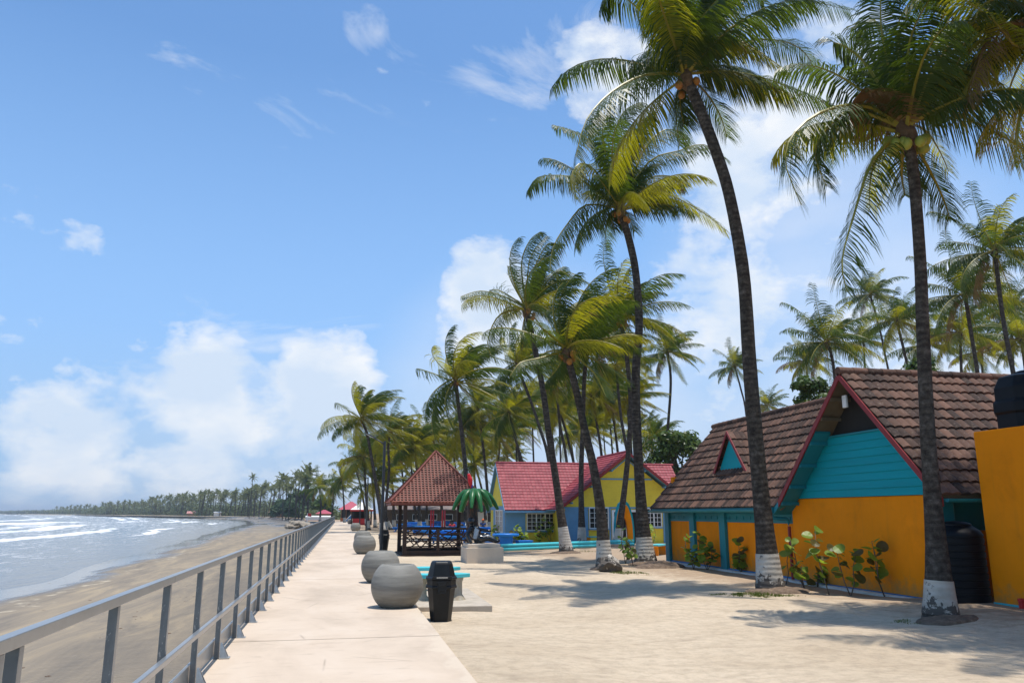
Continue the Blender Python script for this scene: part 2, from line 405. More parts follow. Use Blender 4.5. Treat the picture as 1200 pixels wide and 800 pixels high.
def beach_mat():
    m, nt, p = base_mat('wet_beach_sand')
    vec = coords(nt, 'World'); uv = nn(nt, 'ShaderNodeTexCoord').outputs['UV']
    sx = nn(nt, 'ShaderNodeSeparateXYZ'); nt.links.new(uv, sx.inputs[0])     # x = how far down the beach (0 wall, 1 waterline), y = along it in km
    n1 = noise(nt, coords(nt, 'World', (1, .16, 1)), .75, 9, .72, .8)
    n2 = noise(nt, vec, .06, 5, .6)
    base = ramp(nt, n1, [(.32, (.17, .152, .130)), (.50, (.245, .207, .160)), (.68, (.34, .275, .19))])
    ad = nn(nt, 'ShaderNodeMath', operation='MULTIPLY_ADD'); nt.links.new(n1, ad.inputs[0]); ad.inputs[1].default_value = .30; nt.links.new(sx.outputs['X'], ad.inputs[2])
    ad2 = nn(nt, 'ShaderNodeMath', operation='MULTIPLY_ADD'); nt.links.new(n2, ad2.inputs[0]); ad2.inputs[1].default_value = .55; nt.links.new(ad.outputs[0], ad2.inputs[2])
    dry = ramp(nt, sx.outputs['X'], [(0, .25), (.06, .0)])
    wet = ramp(nt, ad2.outputs[0], [(1.14 / 1.6, 0), (1.26 / 1.6, 1)])
    sc = nn(nt, 'ShaderNodeMath', operation='DIVIDE'); nt.links.new(ad2.outputs[0], sc.inputs[0]); sc.inputs[1].default_value = 1.6
    nt.links.new(sc.outputs[0], wet.inputs['Fac'])
    # far reach of the beach is grey and wet, and dark near the wall foot
    far = nn(nt, 'ShaderNodeMapRange'); nt.links.new(sx.outputs['Y'], far.inputs['Value']); setin(far, From_Min=.10, From_Max=.2, To_Min=0.0, To_Max=1.0)
    pat = ramp(nt, noise(nt, coords(nt, 'World', (1, .3, 1)), .09, 6, .6), [(.46, 0), (.56, 1)])
    fw = nn(nt, 'ShaderNodeMath', operation='MULTIPLY'); nt.links.new(far.outputs[0], fw.inputs[0]); nt.links.new(pat.outputs['Color'], fw.inputs[1])
    mx = nn(nt, 'ShaderNodeMath', operation='MAXIMUM'); nt.links.new(fw.outputs[0], mx.inputs[0]); nt.links.new(wet.outputs['Color'], mx.inputs[1])
    grey = mixc(nt, far.outputs[0], base.outputs['Color'], (.19, .175, .155))
    dd = ramp(nt, ad2.outputs[0], [(.30, .85), (.72, 0)])
    grey = mixc(nt, dd.outputs['Color'], grey, (.165, .147, .125))
    c = mixc(nt, mx.outputs[0], grey, (.10, .09, .077))
    fs = nn(nt, 'ShaderNodeMapRange'); nt.links.new(sx.outputs['Y'], fs.inputs['Value']); setin(fs, From_Min=.42, From_Max=.6, To_Min=0.0, To_Max=1.0)
    c = mixc(nt, fs.outputs[0], c, (.46, .41, .34))
    # line of dried foam left by the last high wave
    wv = nn(nt, 'ShaderNodeMath', operation='MULTIPLY_ADD'); nt.links.new(noise(nt, coords(nt, 'World', (1, .5, 1)), .22, 5, .6), wv.inputs[0]); wv.inputs[1].default_value = .5; nt.links.new(sx.outputs['X'], wv.inputs[2])
    l1 = ramp(nt, wv.outputs[0], [(.925, 0), (.94, 1), (.955, 0)])
    brk = ramp(nt, noise(nt, vec, 1.6, 5, .7), [(.5, 0), (.62, .75)])
    fm = nn(nt, 'ShaderNodeMath', operation='MULTIPLY'); nt.links.new(l1.outputs['Color'], fm.inputs[0]); nt.links.new(brk.outputs['Color'], fm.inputs[1])
    c = mixc(nt, fm.outputs[0], c, (.55, .48, .36))
    nt.links.new(c, p.inputs['Base Color'])
    rg = nn(nt, 'ShaderNodeMapRange'); nt.links.new(mx.outputs[0], rg.inputs['Value']); setin(rg, To_Min=.8, To_Max=.10)
    nt.links.new(rg.outputs[0], p.inputs['Roughness'])
    sg = nn(nt, 'ShaderNodeMapRange'); nt.links.new(mx.outputs[0], sg.inputs['Value']); setin(sg, To_Min=.0, To_Max=.5); nt.links.new(sg.outputs[0], p.inputs['Specular IOR Level'])
    # ripples left by the tide
    w = nn(nt, 'ShaderNodeTexWave', wave_type='BANDS', bands_direction='X'); setin(w, Scale=2.3, Distortion=5.0, Detail=3.0, Detail_Scale=.8)
    nt.links.new(coords(nt, 'World', (.5, 1, 1), (0, 0, .9)), w.inputs['Vector'])
    rp = ramp(nt, sx.outputs['X'], [(.25, 1), (.55, 0)])
    rm = nn(nt, 'ShaderNodeMath', operation='MULTIPLY'); nt.links.new(w.outputs['Fac'], rm.inputs[0]); nt.links.new(rp.outputs['Color'], rm.inputs[1])
    b = bump(nt, p, rm.outputs[0], .8, .05); 
    b = bump(nt, p, noise(nt, vec, 2.2, 6, .6), .12, .03, b)
    return m
M['beach'] = beach_mat()

def sea_mat():
    m, nt, p = base_mat('sea_water')
    uv = nn(nt, 'ShaderNodeTexCoord').outputs['UV']       # u = metres along the shore / 10, v = metres from the shore / 10
    sx = nn(nt, 'ShaderNodeSeparateXYZ'); nt.links.new(uv, sx.inputs[0])
    vec = coords(nt, 'World')
    dp = ramp(nt, sx.outputs['Y'], [(0, (.135, .125, .105)), (.15, (.10, .112, .112)), (1, (.06, .088, .105))])
    dn = nn(nt, 'ShaderNodeMath', operation='DIVIDE'); nt.links.new(sx.outputs['Y'], dn.inputs[0]); dn.inputs[1].default_value = 12.0
    nt.links.new(dn.outputs[0], dp.inputs['Fac'])
    def uvmap(sc):
        mp = nn(nt, 'ShaderNodeMapping'); mp.inputs['Scale'].default_value = sc; nt.links.new(uv, mp.inputs['Vector']); return mp.outputs['Vector']
    wob = noise(nt, uvmap((.35, .30, 1)), 1.0, 6, .65)            # bends the breaker lines
    at_ = nn(nt, 'ShaderNodeAttribute'); at_.attribute_name = 'foam'
    b1_ = noise(nt, uvmap((.40, 2.2, 1)), 1.0, 9, .72, .5); b2_ = noise(nt, uvmap((1.6, 6, 1)), 1.3, 6, .7, .3)
    bm_ = nn(nt, 'ShaderNodeMix'); bm_.inputs[0].default_value = .35; nt.links.new(b1_, bm_.inputs[2]); nt.links.new(b2_, bm_.inputs[3]); brk = bm_.outputs[0]
    sm = nn(nt, 'ShaderNodeMath', operation='MULTIPLY_ADD'); nt.links.new(at_.outputs['Fac'], sm.inputs[0]); sm.inputs[1].default_value = .42; nt.links.new(brk, sm.inputs[2])
    foam = ramp(nt, sm.outputs[0], [(.72, 0), (.80, .7), (.92, 1)])
    # thin lace of dissolved foam
    lace = noise(nt, uvmap((.8, 3.2, 1)), 2.2, 8, .7, 1.0)
    band = ramp(nt, dn.outputs[0], [(.0, .0), (.05, .4), (.3, 1), (1, .3)])
    lc = ramp(nt, lace, [(.51, 0), (.60, .85)])
    lm = nn(nt, 'ShaderNodeMath', operation='MULTIPLY'); nt.links.new(lc.outputs['Color'], lm.inputs[0]); nt.links.new(band.outputs['Color'], lm.inputs[1])
    fx = nn(nt, 'ShaderNodeMath', operation='MAXIMUM'); nt.links.new(foam.outputs['Color'], fx.inputs[0]); nt.links.new(lm.outputs[0], fx.inputs[1])
    c = mixc(nt, fx.outputs[0], dp.outputs['Color'], (.80, .80, .78))
    nt.links.new(c, p.inputs['Base Color'])
    rg = nn(nt, 'ShaderNodeMapRange'); nt.links.new(fx.outputs[0], rg.inputs['Value']); setin(rg, To_Min=.16, To_Max=.8)
    nt.links.new(rg.outputs[0], p.inputs['Roughness']); p.inputs['IOR'].default_value = 1.33
    b = bump(nt, p, noise(nt, uvmap((1.0, 4.5, 1)), 2.0, 6, .6), .45, .35)
    b = bump(nt, p, noise(nt, coords(nt, 'World', (.7, .35, 1)), 1.2, 5, .6), .22, .10, b)
    return m
M['sea'] = sea_mat()
def soil_mat():
    m, nt, p = base_mat('leaf_litter_soil')
    vec = coords(nt, 'World')
    r = ramp(nt, noise(nt, vec, 9, 8, .75), [(.3, (.075, .05, .034)), (.55, (.17, .115, .075)), (.75, (.30, .22, .15))])
    nt.links.new(r.outputs['Color'], p.inputs['Base Color']); p.inputs['Roughness'].default_value = .95
    bump(nt, p, noise(nt, vec, 24, 6, .7), .9, .03)
    return m
M['soil'] = soil_mat()
def bowl_mat():
    m, nt, p = base_mat('cast_concrete_bowl')
    vec = coords(nt, 'Object', (.6, .6, 5))
    n = noise(nt, vec, 1.6, 6, .65, .3)
    r = ramp(nt, n, [(.28, (.135, .127, .108)), (.5, (.215, .203, .175)), (.74, (.31, .29, .25))])
    pk = ramp(nt, noise(nt, coords(nt, 'Object'), 22, 5, .8), [(.68, 0), (.74, .5)])
    c = mixc(nt, pk.outputs['Color'], r.outputs['Color'], (.16, .15, .14))
    nt.links.new(c, p.inputs['Base Color']); p.inputs['Roughness'].default_value = .65; p.inputs['Specular IOR Level'].default_value = .2
    bump(nt, p, noise(nt, coords(nt, 'Object'), 30, 5), .2, .006)
    return m
M['bowl'] = bowl_mat()

# ------------------------------------------------------------------ THE SETTING
def structure(o): o['kind'] = 'structure'; return o
def lerp(a, b, t): return a + (b - a) * t
def sstep(a, b, x):
    t = max(0, min(1, (x - a) / (b - a))); return t * t * (3 - 2 * t)

# sand yard: dense near the camera, stretching to the horizon
def ground_h(x, y):
    h = GZ + .05 * mn.noise(V((x * .35, y * .35, 0))) + .018 * mn.noise(V((x * 1.6, y * 1.6, 4)))
    h += .11 * sstep(9.5, 11.6, x) * (1 - sstep(13.5, 17, y))
    k = 1 - sstep(1.5, 3.6, x + .5 * mn.noise(V((x * .4, y * .4, 9))))
    h += .10 * k * (1 - sstep(10.5, 13.2, y))
    return h
xs = [1.36 + i * .2 for i in range(64)] + [14.2 + 1.3 * i for i in range(1, 12)] + [34, 44, 60, 90, 140, 240, 500, 1200, 3000]
ys = [-60, -25, -8, 0] + [3 + i * .22 for i in range(115)] + [29 + i * 1.2 for i in range(20)] + [55, 60, 68, 80, 100, 130, 166]
mb = MB(); nx = len(xs)
for y in ys:
    for x in xs:
        near = x < 16 and y < 45 and y > 2
        mb.v.append((x, y, ground_h(x, y) if near else GZ + .01 * mn.noise(V((x * .2, y * .2, 0)))))
for j in range(len(ys) - 1):
    for i in range(nx - 1):
        a = j * nx + i; mb.f.append((a, a + 1, a + nx + 1, a + nx)); mb.m.append(0)
structure(mb.build('sand_ground', M['sand'], smooth=True))

# promenade of cast slabs with open joints over a sea wall
mb = MB(); y = -12.0
rj = random.Random(3)
while y < 165:
    L = 3.35
    z = rj.uniform(-.004, .004)
    mb.span((-1.44, y + .006, -.16), (1.40, y + L - .006, z)); y += L
structure(mb.build('promenade', M['prom'], bevel=.008))
mb = MB().span((-1.52, -12, -3.0), (1.34, 165.2, -.17))
structure(mb.build('sea_wall', M['concrete_pale']))

# beach and sea lofted between the land's edge and the waterline
shore_px = [(0, 690), (50, 680), (110, 662), (170, 645), (225, 630), (262, 619), (288, 612.8), (278, 609.6), (240, 607.8), (196, 606.3), (130, 604.8), (60, 603.5), (-10, 602.4)]
coast = [V((-1.45, 5, 0)), V((-1.45, 15, 0)), V((-1.45, 28, 0)), V((-1.45, 45, 0)), V((-1.45, 80, 0)), V((-1.45, 165, 0)), at_d(352, 610, 205), at_d(344, 610, 300), at_d(300, 610, 435), at_d(222, 610, 570), at_d(135, 610, 880), at_d(60, 610, 1550), at_d(-10, 610, 2900)]
SZ = -1.70
shore = [on_z(px, py, SZ) for px, py in shore_px]
d0 = (shore[0] - shore[2]).normalized()
shore = [shore[0] + V((-1.0, -90, 0)), shore[0] + V((-.5, -38, 0))] + shore
coast = [V((-1.45, -60, 0)), V((-1.45, -20, 0))] + coast
last = shore[-1]; far_dir = V((-.62, .78, 0))
shore.append(last + far_dir * 2500); coast.append(coast[-1] + far_dir * 2600)
shore.append(last + far_dir * 9000); coast.append(coast[-1] + far_dir * 6500)
def resample(P, sub):
    out = []
    for i in range(len(P) - 1):
        p0, p1, p2, p3 = P[max(i - 1, 0)], P[i], P[i + 1], P[min(i + 2, len(P) - 1)]
        for k in range(sub):
            t = k / sub
            # Catmull-Rom with chord-limited tangents
            l = (p2 - p1).length
            m1 = (p2 - p0).normalized() * l * .8 if (p2 - p0).length > 0 else V((0, 0, 0))
            m2 = (p3 - p1).normalized() * l * .8
            h = (2 * t ** 3 - 3 * t * t + 1) * p1 + (t ** 3 - 2 * t * t + t) * m1 + (-2 * t ** 3 + 3 * t * t) * p2 + (t ** 3 - t * t) * m2
            out.append(h)
    return out + [P[-1]]
SUB = 10
shore_r = [V((p.x, p.y, 0)) for p in resample(shore, SUB)]; coast_r = [V((p.x, p.y, 0)) for p in resample(coast, SUB)]
# soften the waterline with small scallops
acc = 0; arc = [0]
for i in range(1, len(shore_r)): acc += (shore_r[i] - shore_r[i - 1]).length; arc.append(acc)
mb = MB(); mb.uv = []
ts = [-.12, -.06, 0, .03, .08, .15, .25, .35, .45, .55, .65, .75, .85, .92, 1.0, 1.08, 1.2, 1.4]
for i in range(len(shore_r)):
    for t in ts:
        p = coast_r[i].lerp(shore_r[i], t)
        if t < 0: z = lerp(-1.0, -.2, -t / .12)
        else: z = lerp(-1.0, SZ, t) - (.0 if t <= 1 else (t - 1) * .6)
        z += .05 * mn.noise(V((p.x * .15, p.y * .08, 2))) * min(1, max(0, t) * 4) * (1 if t < 1.1 else 0)
        mb.v.append((p.x, p.y, z)); mb.uv.append((t, arc[i] / 1000 - .095))
n = len(ts)
for i in range(len(shore_r) - 1):
    for j in range(n - 1):
        a = i * n + j; mb.f.append((a, a + 1, a + n + 1, a + n)); mb.m.append(0)
structure(mb.build('beach', M['beach'], smooth=True))

# far land behind the bay
mb = MB()
pl = [coast_r[i].lerp(shore_r[i], -.10) for i in range(len(coast_r)) if coast_r[i].y > 166.5]
poly = [V((1.2, 166, 0)), *pl, V((-3000, 12000, 0)), V((3000, 12000, 0)), V((3000, 166, 0))]
mb.add([(p.x, p.y, GZ - .06) for p in poly], [tuple(range(len(poly)))])
structure(mb.build('far_land', M['sand']))

# sea: rows along the shore, columns outwards, with breaker ridges
mb = MB(); mb.uv = []; foam = []
dv = [-6, -2, 0, 1, 2, 3.5, 5] + [6.5 + 1.25 * k for k in range(60)] + [84, 90, 98, 108, 120, 135, 155, 180, 220, 280, 360, 480, 650, 900, 1400, 2500, 5000, 9000, 16000]
shs = resample(shore, 26); shs = [V((p.x, p.y, 0)) for p in shs]
# outward direction: steady, heading out to sea on the left
breakers = [(10.5, .7, .14), (16, .8, .2), (22, 1.0, .28), (29, 1.1, .32), (37, 1.3, .38), (46, 1.5, .42), (56, 1.6, .45), (66, 1.9, .5), (80, 2.4, .5), (98, 3.2, .5), (135, 5, .5), (200, 8, .5), (300, 12, .5), (460, 18, .5)]
acc = 0
for i, p in enumerate(shs):
    if i: acc += (shs[i] - shs[i - 1]).length
    for d in dv:
        wob = 6.5 * mn.noise(V((acc * .011, d * .02, 3.3))) + 3.2 * mn.noise(V((acc * .04, d * .05, 8.1))) + 1.0 * mn.noise(V((acc * .13, d * .1, 2.1)))
        fo = 0; z = 0
        for k, (bd, w, hgt) in enumerate(breakers):
            amp = max(0, min(1, .5 + 1.5 * mn.noise(V((acc * .010 + k * 7.7, k * 3.1, .5)))))
            x = (d + wob * min(1, d / 10) * (1 + bd * .012) - bd) / w
            g = exp(-x * x) if x < 0 else exp(-x * x * .35)
            z += hgt * amp * g * .8; fo = max(fo, amp * (1.0 * exp(-(x + .5) ** 2 * .5) + .55 * exp(-(x + 2.2) ** 2 * .25)))
        z += .05 * mn.noise(V((acc * .1, d * .3, 1))) * min(1, max(0, d / 8))
        if -1 <= d <= 1: fo = max(fo, .12)
        q = p + V((-1, .16, 0)).normalized() * d
        mb.v.append((q.x, q.y, SZ + .02 + z)); mb.uv.append((acc / 10, d / 10)); foam.append(min(1, fo))
n = len(dv)
for i in range(len(shs) - 1):
    for j in range(n - 1):
        a = i * n + j; mb.f.append((a, a + 1, a + n + 1, a + n)); mb.m.append(0)
sea = mb.build('sea', M['sea'], smooth=True); structure(sea)
fa = sea.data.attributes.new('foam', 'FLOAT', 'POINT'); fa.data.foreach_set('value', foam)

# ------------------------------------------------------------------ RAILING
rl = thing('railing', 'long grey metal railing with two rails running along the sea side of the promenade', 'railing', (-1.36, 4, 0))
def part_at(mbx, name, mat, parent, **kw):
    return mbx.build(name, mat, parent, **kw)
posts = [3.74] + [3.95 + 1.56 * i for i in range(0, 99)]
posts = [p for p in posts if p < 164][:100]
L0 = 4.0
def post_mesh(i):
    m_ = MB()
    # channel section: web facing the camera with two flanges
    m_.span((-.027, -.004, .0), (.027, .004, 1.085)); m_.span((-.027, .005, 0), (-.020, .05, 1.085)); m_.span((.020, .005, 0), (.027, .05, 1.085))
    return m_
pm = post_mesh(0).mesh('post', M['railpost'])
for i, py in enumerate(posts):
    o = bpy.data.objects.new('post', pm); COL.objects.link(o); o.parent = rl; o.location = (0, py - L0, 0)
tr = MB()
yy = 1.0
while yy < 164:
    tr.span((-.030, yy - L0 + .002, 1.087), (.032, min(yy + 6.2, 164) - L0 - .002, 1.146)); yy += 6.2
tr.build('top_rail', M['rail'], rl, bevel=.005)
mr_ = MB().span((.037, 1 - L0, .50), (.082, 164 - L0, .548)); mr_.build('mid_rail', M['rail'], rl, bevel=.006)
kb = MB().span((-.046, 1 - L0, .03), (-.036, 164 - L0, .20)).span((-.062, 1 - L0, .188), (-.047, 164 - L0, .203)); kb.build('toe_board', M['rail'], rl)
gm = MB()
gm.span((.037, -.055, .0), (.15, .055, .012)); gm.prism([(.037, -.045, .012), (.13, -.045, .012), (.055, -.02, .17), (.037, -.02, .17)], (0, .012, 0)); gm.prism([(.037, .033, .012), (.13, .033, .012), (.055, .012, .17), (.037, .012, .17)], (0, .012, 0)); gm.span((.05, -.02, .013), (.058, .03, .165))
M['bracket'] = rail_mat('bare_galvanised_bracket', .2, (.36, .37, .37), (.46, .465, .46), (.16, .15, .14), .5)
gmesh = gm.mesh('base_bracket', M['bracket'])
for py in posts[1:]:
    o = bpy.data.objects.new('base_bracket', gmesh); COL.objects.link(o); o.parent = rl; o.location = (0, py - L0 + .03, 0)

# ------------------------------------------------------------------ BOWL PLANTERS
def bowl_profile(R=.47):
    pts = []
    for k in range(25):
        z = -.375 + k / 24 * (.375 + .365)
        pts.append((sqrt(max(0, R * R - z * z)), z + .375))
    top = pts[-1]
    pts += [(top[0] - .035, top[1] + .003), (top[0] - .055, top[1] - .02), (top[0] - .02, top[1] - .10), (top[0] + .03, top[1] - .2), (.02, top[1] - .22)]
    return pts
bowl_me = MB().lathe(bowl_profile(), n=56).mesh('bowl_planter', M['bowl'], smooth=True)
bowl_me.set_sharp_from_angle(angle=radians(50))
soilm = MB().lathe([(.30, .0), (.30, .01), (.2, .02), (.02, .03)], n=24).mesh('soil_fill', M['soil'], smooth=True)
bl = [((466, 713), 1.0, 'large grey concrete bowl planter, nearest of the row, beside the black litter bin'),
      ((446, 683), 1.0, 'large grey concrete bowl planter, second of the row, partly behind the nearest bowl'),
      ((427, 649), 1.0, 'grey concrete bowl planter near the tall dark lamp post and its bin'),
      ((425, 638.5), .98, 'grey concrete bowl planter whose rim shows above the bowl by the lamp post'),
      ((421.5, 622), 1.0, 'small looking grey bowl planter far along the promenade edge, third from the far end'),
      ((417.5, 613.5), 1.0, 'distant grey bowl planter, last but one before the blue ramp'),
      ((413.5, 609.6), .9, 'distant grey bowl planter, farthest one close to the blue ramp')]
for i, ((px, py), sc, lab) in enumerate(bl):
    p = on_z(px, py, 0); p.x = min(max(p.x, .9), 1.3)
    o = bpy.data.objects.new('bowl_planter', bowl_me); COL.objects.link(o)
    o.location = (p.x, p.y + .30, 0.0); o.scale = (sc,) * 3; o.rotation_euler.z = i * 1.3
    tag(o, lab, 'planter', 'concrete bowl planters along the promenade edge')
    if i < 2:
        s = bpy.data.objects.new('soil_fill', soilm); COL.objects.link(s); s.parent = o; s.location = (0, 0, .50)

# ------------------------------------------------------------------ LITTER BINS
def make_bin():
    t = thing('litter_bin', 'x', 'litter bin')
    # six-sided body tapering to the foot
    def hexa(w, d, z, cut=.26):
        return [(-w, -d * cut, z), (-w * .62, -d, z), (w * .62, -d, z), (w, -d * cut, z), (w, d, z), (-w, d, z)]
    b = MB(); lv = [(.165, .17, 0), (.17, .175, .02), (.235, .225, .60), (.262, .25, .605), (.262, .25, .64), (.245, .235, .645), (.248, .24, .74)]
    vs = []; 
    for w, d, z in lv: vs += hexa(w, d, z)
    fs = [tuple(range(6))[::-1], tuple(range(len(vs) - 6, len(vs)))]
    for k in range(len(lv) - 1):
        for j in range(6): fs.append((k * 6 + j, k * 6 + (j + 1) % 6, (k + 1) * 6 + (j + 1) % 6, (k + 1) * 6 + j))
    b.add(vs, fs); b.build('body', M['blackplastic'], t, bevel=.012)
    h = MB(); lv = [(.265, .255, .743), (.265, .255, .775), (.235, .22, .79), (.185, .19, 1.0), (.165, .17, 1.035), (.13, .13, 1.045)]; vs = []
    for w, d, z in lv: vs += hexa(w, d, z)
    fs = [tuple(range(6))[::-1], tuple(range(len(vs) - 6, len(vs)))]
    for k in range(len(lv) - 1):
        for j in range(6): fs.append((k * 6 + j, k * 6 + (j + 1) % 6, (k + 1) * 6 + (j + 1) % 6, (k + 1) * 6 + j))
    h.add(vs, fs); h.build('hood', M['blackplastic'], t, bevel=.012)
    l = MB().box((.01, -.245, .62), (.15, .03, .20)); l.box((.01, -.262, .66), (.12, .012, .02)); l.box((.01, -.262, .58), (.12, .012, .02))
    for sx in (-.045, .065):
        for sz in (.56, .68): l.box((sx, -.262, sz), (.02, .01, .02))
    l.build('latch_plate', M['blackplastic'], t, bevel=.005)
    for sx in (-.12, .14):
        MB().box((sx, -.255, .775), (.07, .03, .05)).build('hinge', M['blackplastic'], t, bevel=.006)
    return t
bin0 = make_bin()
bin_spots = [((518, 733), -.19, 'black plastic litter bin with pointed hood beside the turquoise benches, the nearest one'),
             ((450, 645.5), GZ, 'black plastic litter bin at the foot of the tall dark lamp post'),
             ((431, 619.5), GZ, 'black litter bin far down the promenade beside the second lamp post'),
             ((423, 612.5), GZ, 'black litter bin farthest down the promenade, between distant bowl planters')]
for i, ((px, py), z, lab) in enumerate(bin_spots):
    o = bin0 if i == 0 else copy_tree(bin0)
    p = on_z(px, py, z); o.location = (p.x, p.y + .2, z - .005); o.rotation_euler.z = [radians(-6), .1, -.2, .2][i]
    tag(o, lab, 'litter bin', 'black litter bins along the promenade')

# ------------------------------------------------------------------ LAMP POSTS
def make_lamp():
    t = thing('lamp_post', 'x', 'lamp post')
    MB().tube([(0, 0, 0), (0, 0, .9), (0, 0, 5.2)], [.085, .082, .06], 14).build('pole', M['lampmetal'], t, smooth=True, angle=40)
    MB().lathe([(.15, 0), (.15, .02), (.10, .03), (.095, .12), (.08, .13)], n=20).build('base_flange', M['lampmetal'], t, smooth=True, angle=35)
    MB().tube([(0, 0, 5.02), (-.12, 0, 5.12), (-.5, 0, 5.34)], [.04, .035, .03], 10).build('arm', M['lampmetal'], t, smooth=True)
    h = MB(); h.prism([(-.42, -.07, 5.30), (-.95, -.10, 5.56), (-.97, -.09, 5.62), (-.42, -.05, 5.37)], (0, .16, 0))
    hd = h.build('lamp_head', M['lampmetal'], t, bevel=.01)
    MB().prism([(-.55, -.055, 5.355), (-.9, -.075, 5.527), (-.9, -.075, 5.515), (-.55, -.055, 5.345)], (0, .13, 0)).build('lens', M['lampglass'], hd)
    return t
lp0 = make_lamp()
for i, (px, py, Y, sc, lab) in enumerate([(446.5, 645, 38.6, 1.0, 'tall dark lamp post with short arm, nearest of the row, by the pavilion'),
                                      (429, 622, 78, 1.0, 'tall dark lamp post second along the promenade, shadow falling across the slabs'),
                                      (421.5, 612, 118, 1.0, 'tall dark lamp post far down the promenade in front of the white canopy')]):
    o = lp0 if i == 0 else copy_tree(lp0)
    p = at(px, py, Y); o.location = (p.x, Y, GZ); o.scale = (1, 1, sc)
    tag(o, lab, 'lamp post', 'lamp posts along the promenade')

# ------------------------------------------------------------------ BENCH SET ON A SLAB
mb = MB(); mb.prism([(1.45, 15.25, -.30), (2.84, 15.22, -.30), (2.92, 18.75, -.30), (1.45, 18.75, -.30)], (0, 0, .26))
tag(mb.build('concrete_pad', M['pad'], bevel=.015), 'low square concrete slab under the turquoise benches at the promenade edge', 'slab')
def curved_bench(lab, c, ang, span, R):
    t = thing('curved_bench', lab, 'bench', (c[0], c[1], -.04), 0, 'turquoise curved benches on the slab')
    m_ = MB(); pts = []
    K = 14
    for k in range(K + 1):
        w = ang + (k / K - .5) * span; pts.append((cos(w), sin(w)))
    outer = [((R + .2) * a, (R + .2) * b, .43) for a, b in pts]; inner = [((R - .2) * a, (R - .2) * b, .43) for a, b in pts][::-1]
    m_.prism(outer + inner, (0, 0, .075)); m_.build('seat', M['turq'], t, bevel=.012)
    for k in (-.32, .32):
        w = ang + k * span
        MB().lathe([(.22, 0), (.20, .03), (.15, .10), (.145, .33), (.17, .40), (.17, .428)], (R * cos(w), R * sin(w), 0), 18).build('pedestal', M['pedestal'], t, smooth=True, angle=35)
    return t
curved_bench('turquoise curved bench on two pale pedestals, near side of the slab, behind the black bin', (1.93, 17.1), -pi / 2, 1.45, .80)
curved_bench('turquoise curved bench on the far side of the slab, partly behind the other bench', (1.95, 17.5), pi / 2, 1.4, .95)

# ------------------------------------------------------------------ TILED ROOFS
def tiles(u, v, o, rows, ext, mat, parent, period=.22, amp=.035, step=.045, seg=6, name='roof_tiles', label=None):
    """rows: list of (v0, u0, u1) from the eave upward, in metres on the plane spanned by unit vectors u, v from o."""
    u, v, o = V(u).normalized(), V(v).normalized(), V(o); nrm = u.cross(v)
    if nrm.z < 0: nrm = -nrm
    m_ = MB(); m_.uv = []
    for ri, (v0, u0, u1) in enumerate(rows):
        k0, k1 = int(math.floor(u0 / period * seg)), int(math.ceil(u1 / period * seg))
        b = len(m_.v); cnt = 0
        for k in range(k0, k1 + 1):
            uu = min(max(k * period / seg, u0), u1); ph = (uu / period) % 1.0
            prof = amp * (abs(sin(pi * ph)) ** .8 - .3)
            jit = .006 * mn.noise(V((int(uu / period) * 3.3, ri * 7.1, 0)))
            for (dv_, dn) in ((0.0, -.01), (0.0, step + prof + jit), (ext * 1.02, prof * .8 + .004)):
                p = o + u * uu + v * (v0 + dv_ + jit) + nrm * (dn + .02)
                m_.v.append(tuple(p)); m_.uv.append((uu / period + .001, ri + .5))
            cnt += 1
        for k in range(cnt - 1):
            a = b + 3 * k
            m_.f.append((a, a + 3, a + 4, a + 1)); m_.m.append(0)
            m_.f.append((a + 1, a + 4, a + 5, a + 2)); m_.m.append(0)
    ob = m_.build(name, mat, parent, fixn=False, label=label)
    return ob
def slope_rows(length, ext, f0, f1):
    n = max(1, round(length / ext)); e = length / n
    return [(k * e, f0(k / n), f1(k / n)) for k in range(n)], e
def ridge(p, q, mat, parent, r=.11, name='ridge_tiles'):
    p, q = V(p), V(q); L = (q - p).length; n = int(L / .38); m_ = MB(); m_.uv = None
    for k in range(n):
        a = p.lerp(q, k / n); b = p.lerp(q, (k + 1) / n + .02)
        m_.tube([a, b], [r, r * .86], 10)
    m_.uv = [((hash((i // 20)) % 97), .5) for i in range(len(m_.v))]
    return m_.build(name, mat, parent, smooth=True, angle=40)

def wp(m_, name, mat, t, **kw):
    """a part whose mesh is written in world coordinates, under thing t"""
    o = m_.build(name, mat, t, **kw); o.matrix_parent_inverse = Matrix.Translation(-V(t.location)); return o
def wsub(m_, name, mat, part, **kw):
    o = m_.build(name, mat, part, **kw); return o
def tiles_w(*a, **kw):
    t = a[6]; o = tiles(*a[:6], None, *a[7:], **kw); o.parent = t
    if t.type == 'EMPTY': o.matrix_parent_inverse = Matrix.Translation(-V(t.location))
    return o

# ------------------------------------------------------------------ ORANGE AND TEAL BUILDING WITH BROWN TILES
bh = thing('tiled_building', 'long orange and teal building with steep weathered brown tile roof, dormer and gable end', 'building', (12.1, 20, GZ))
g = GZ
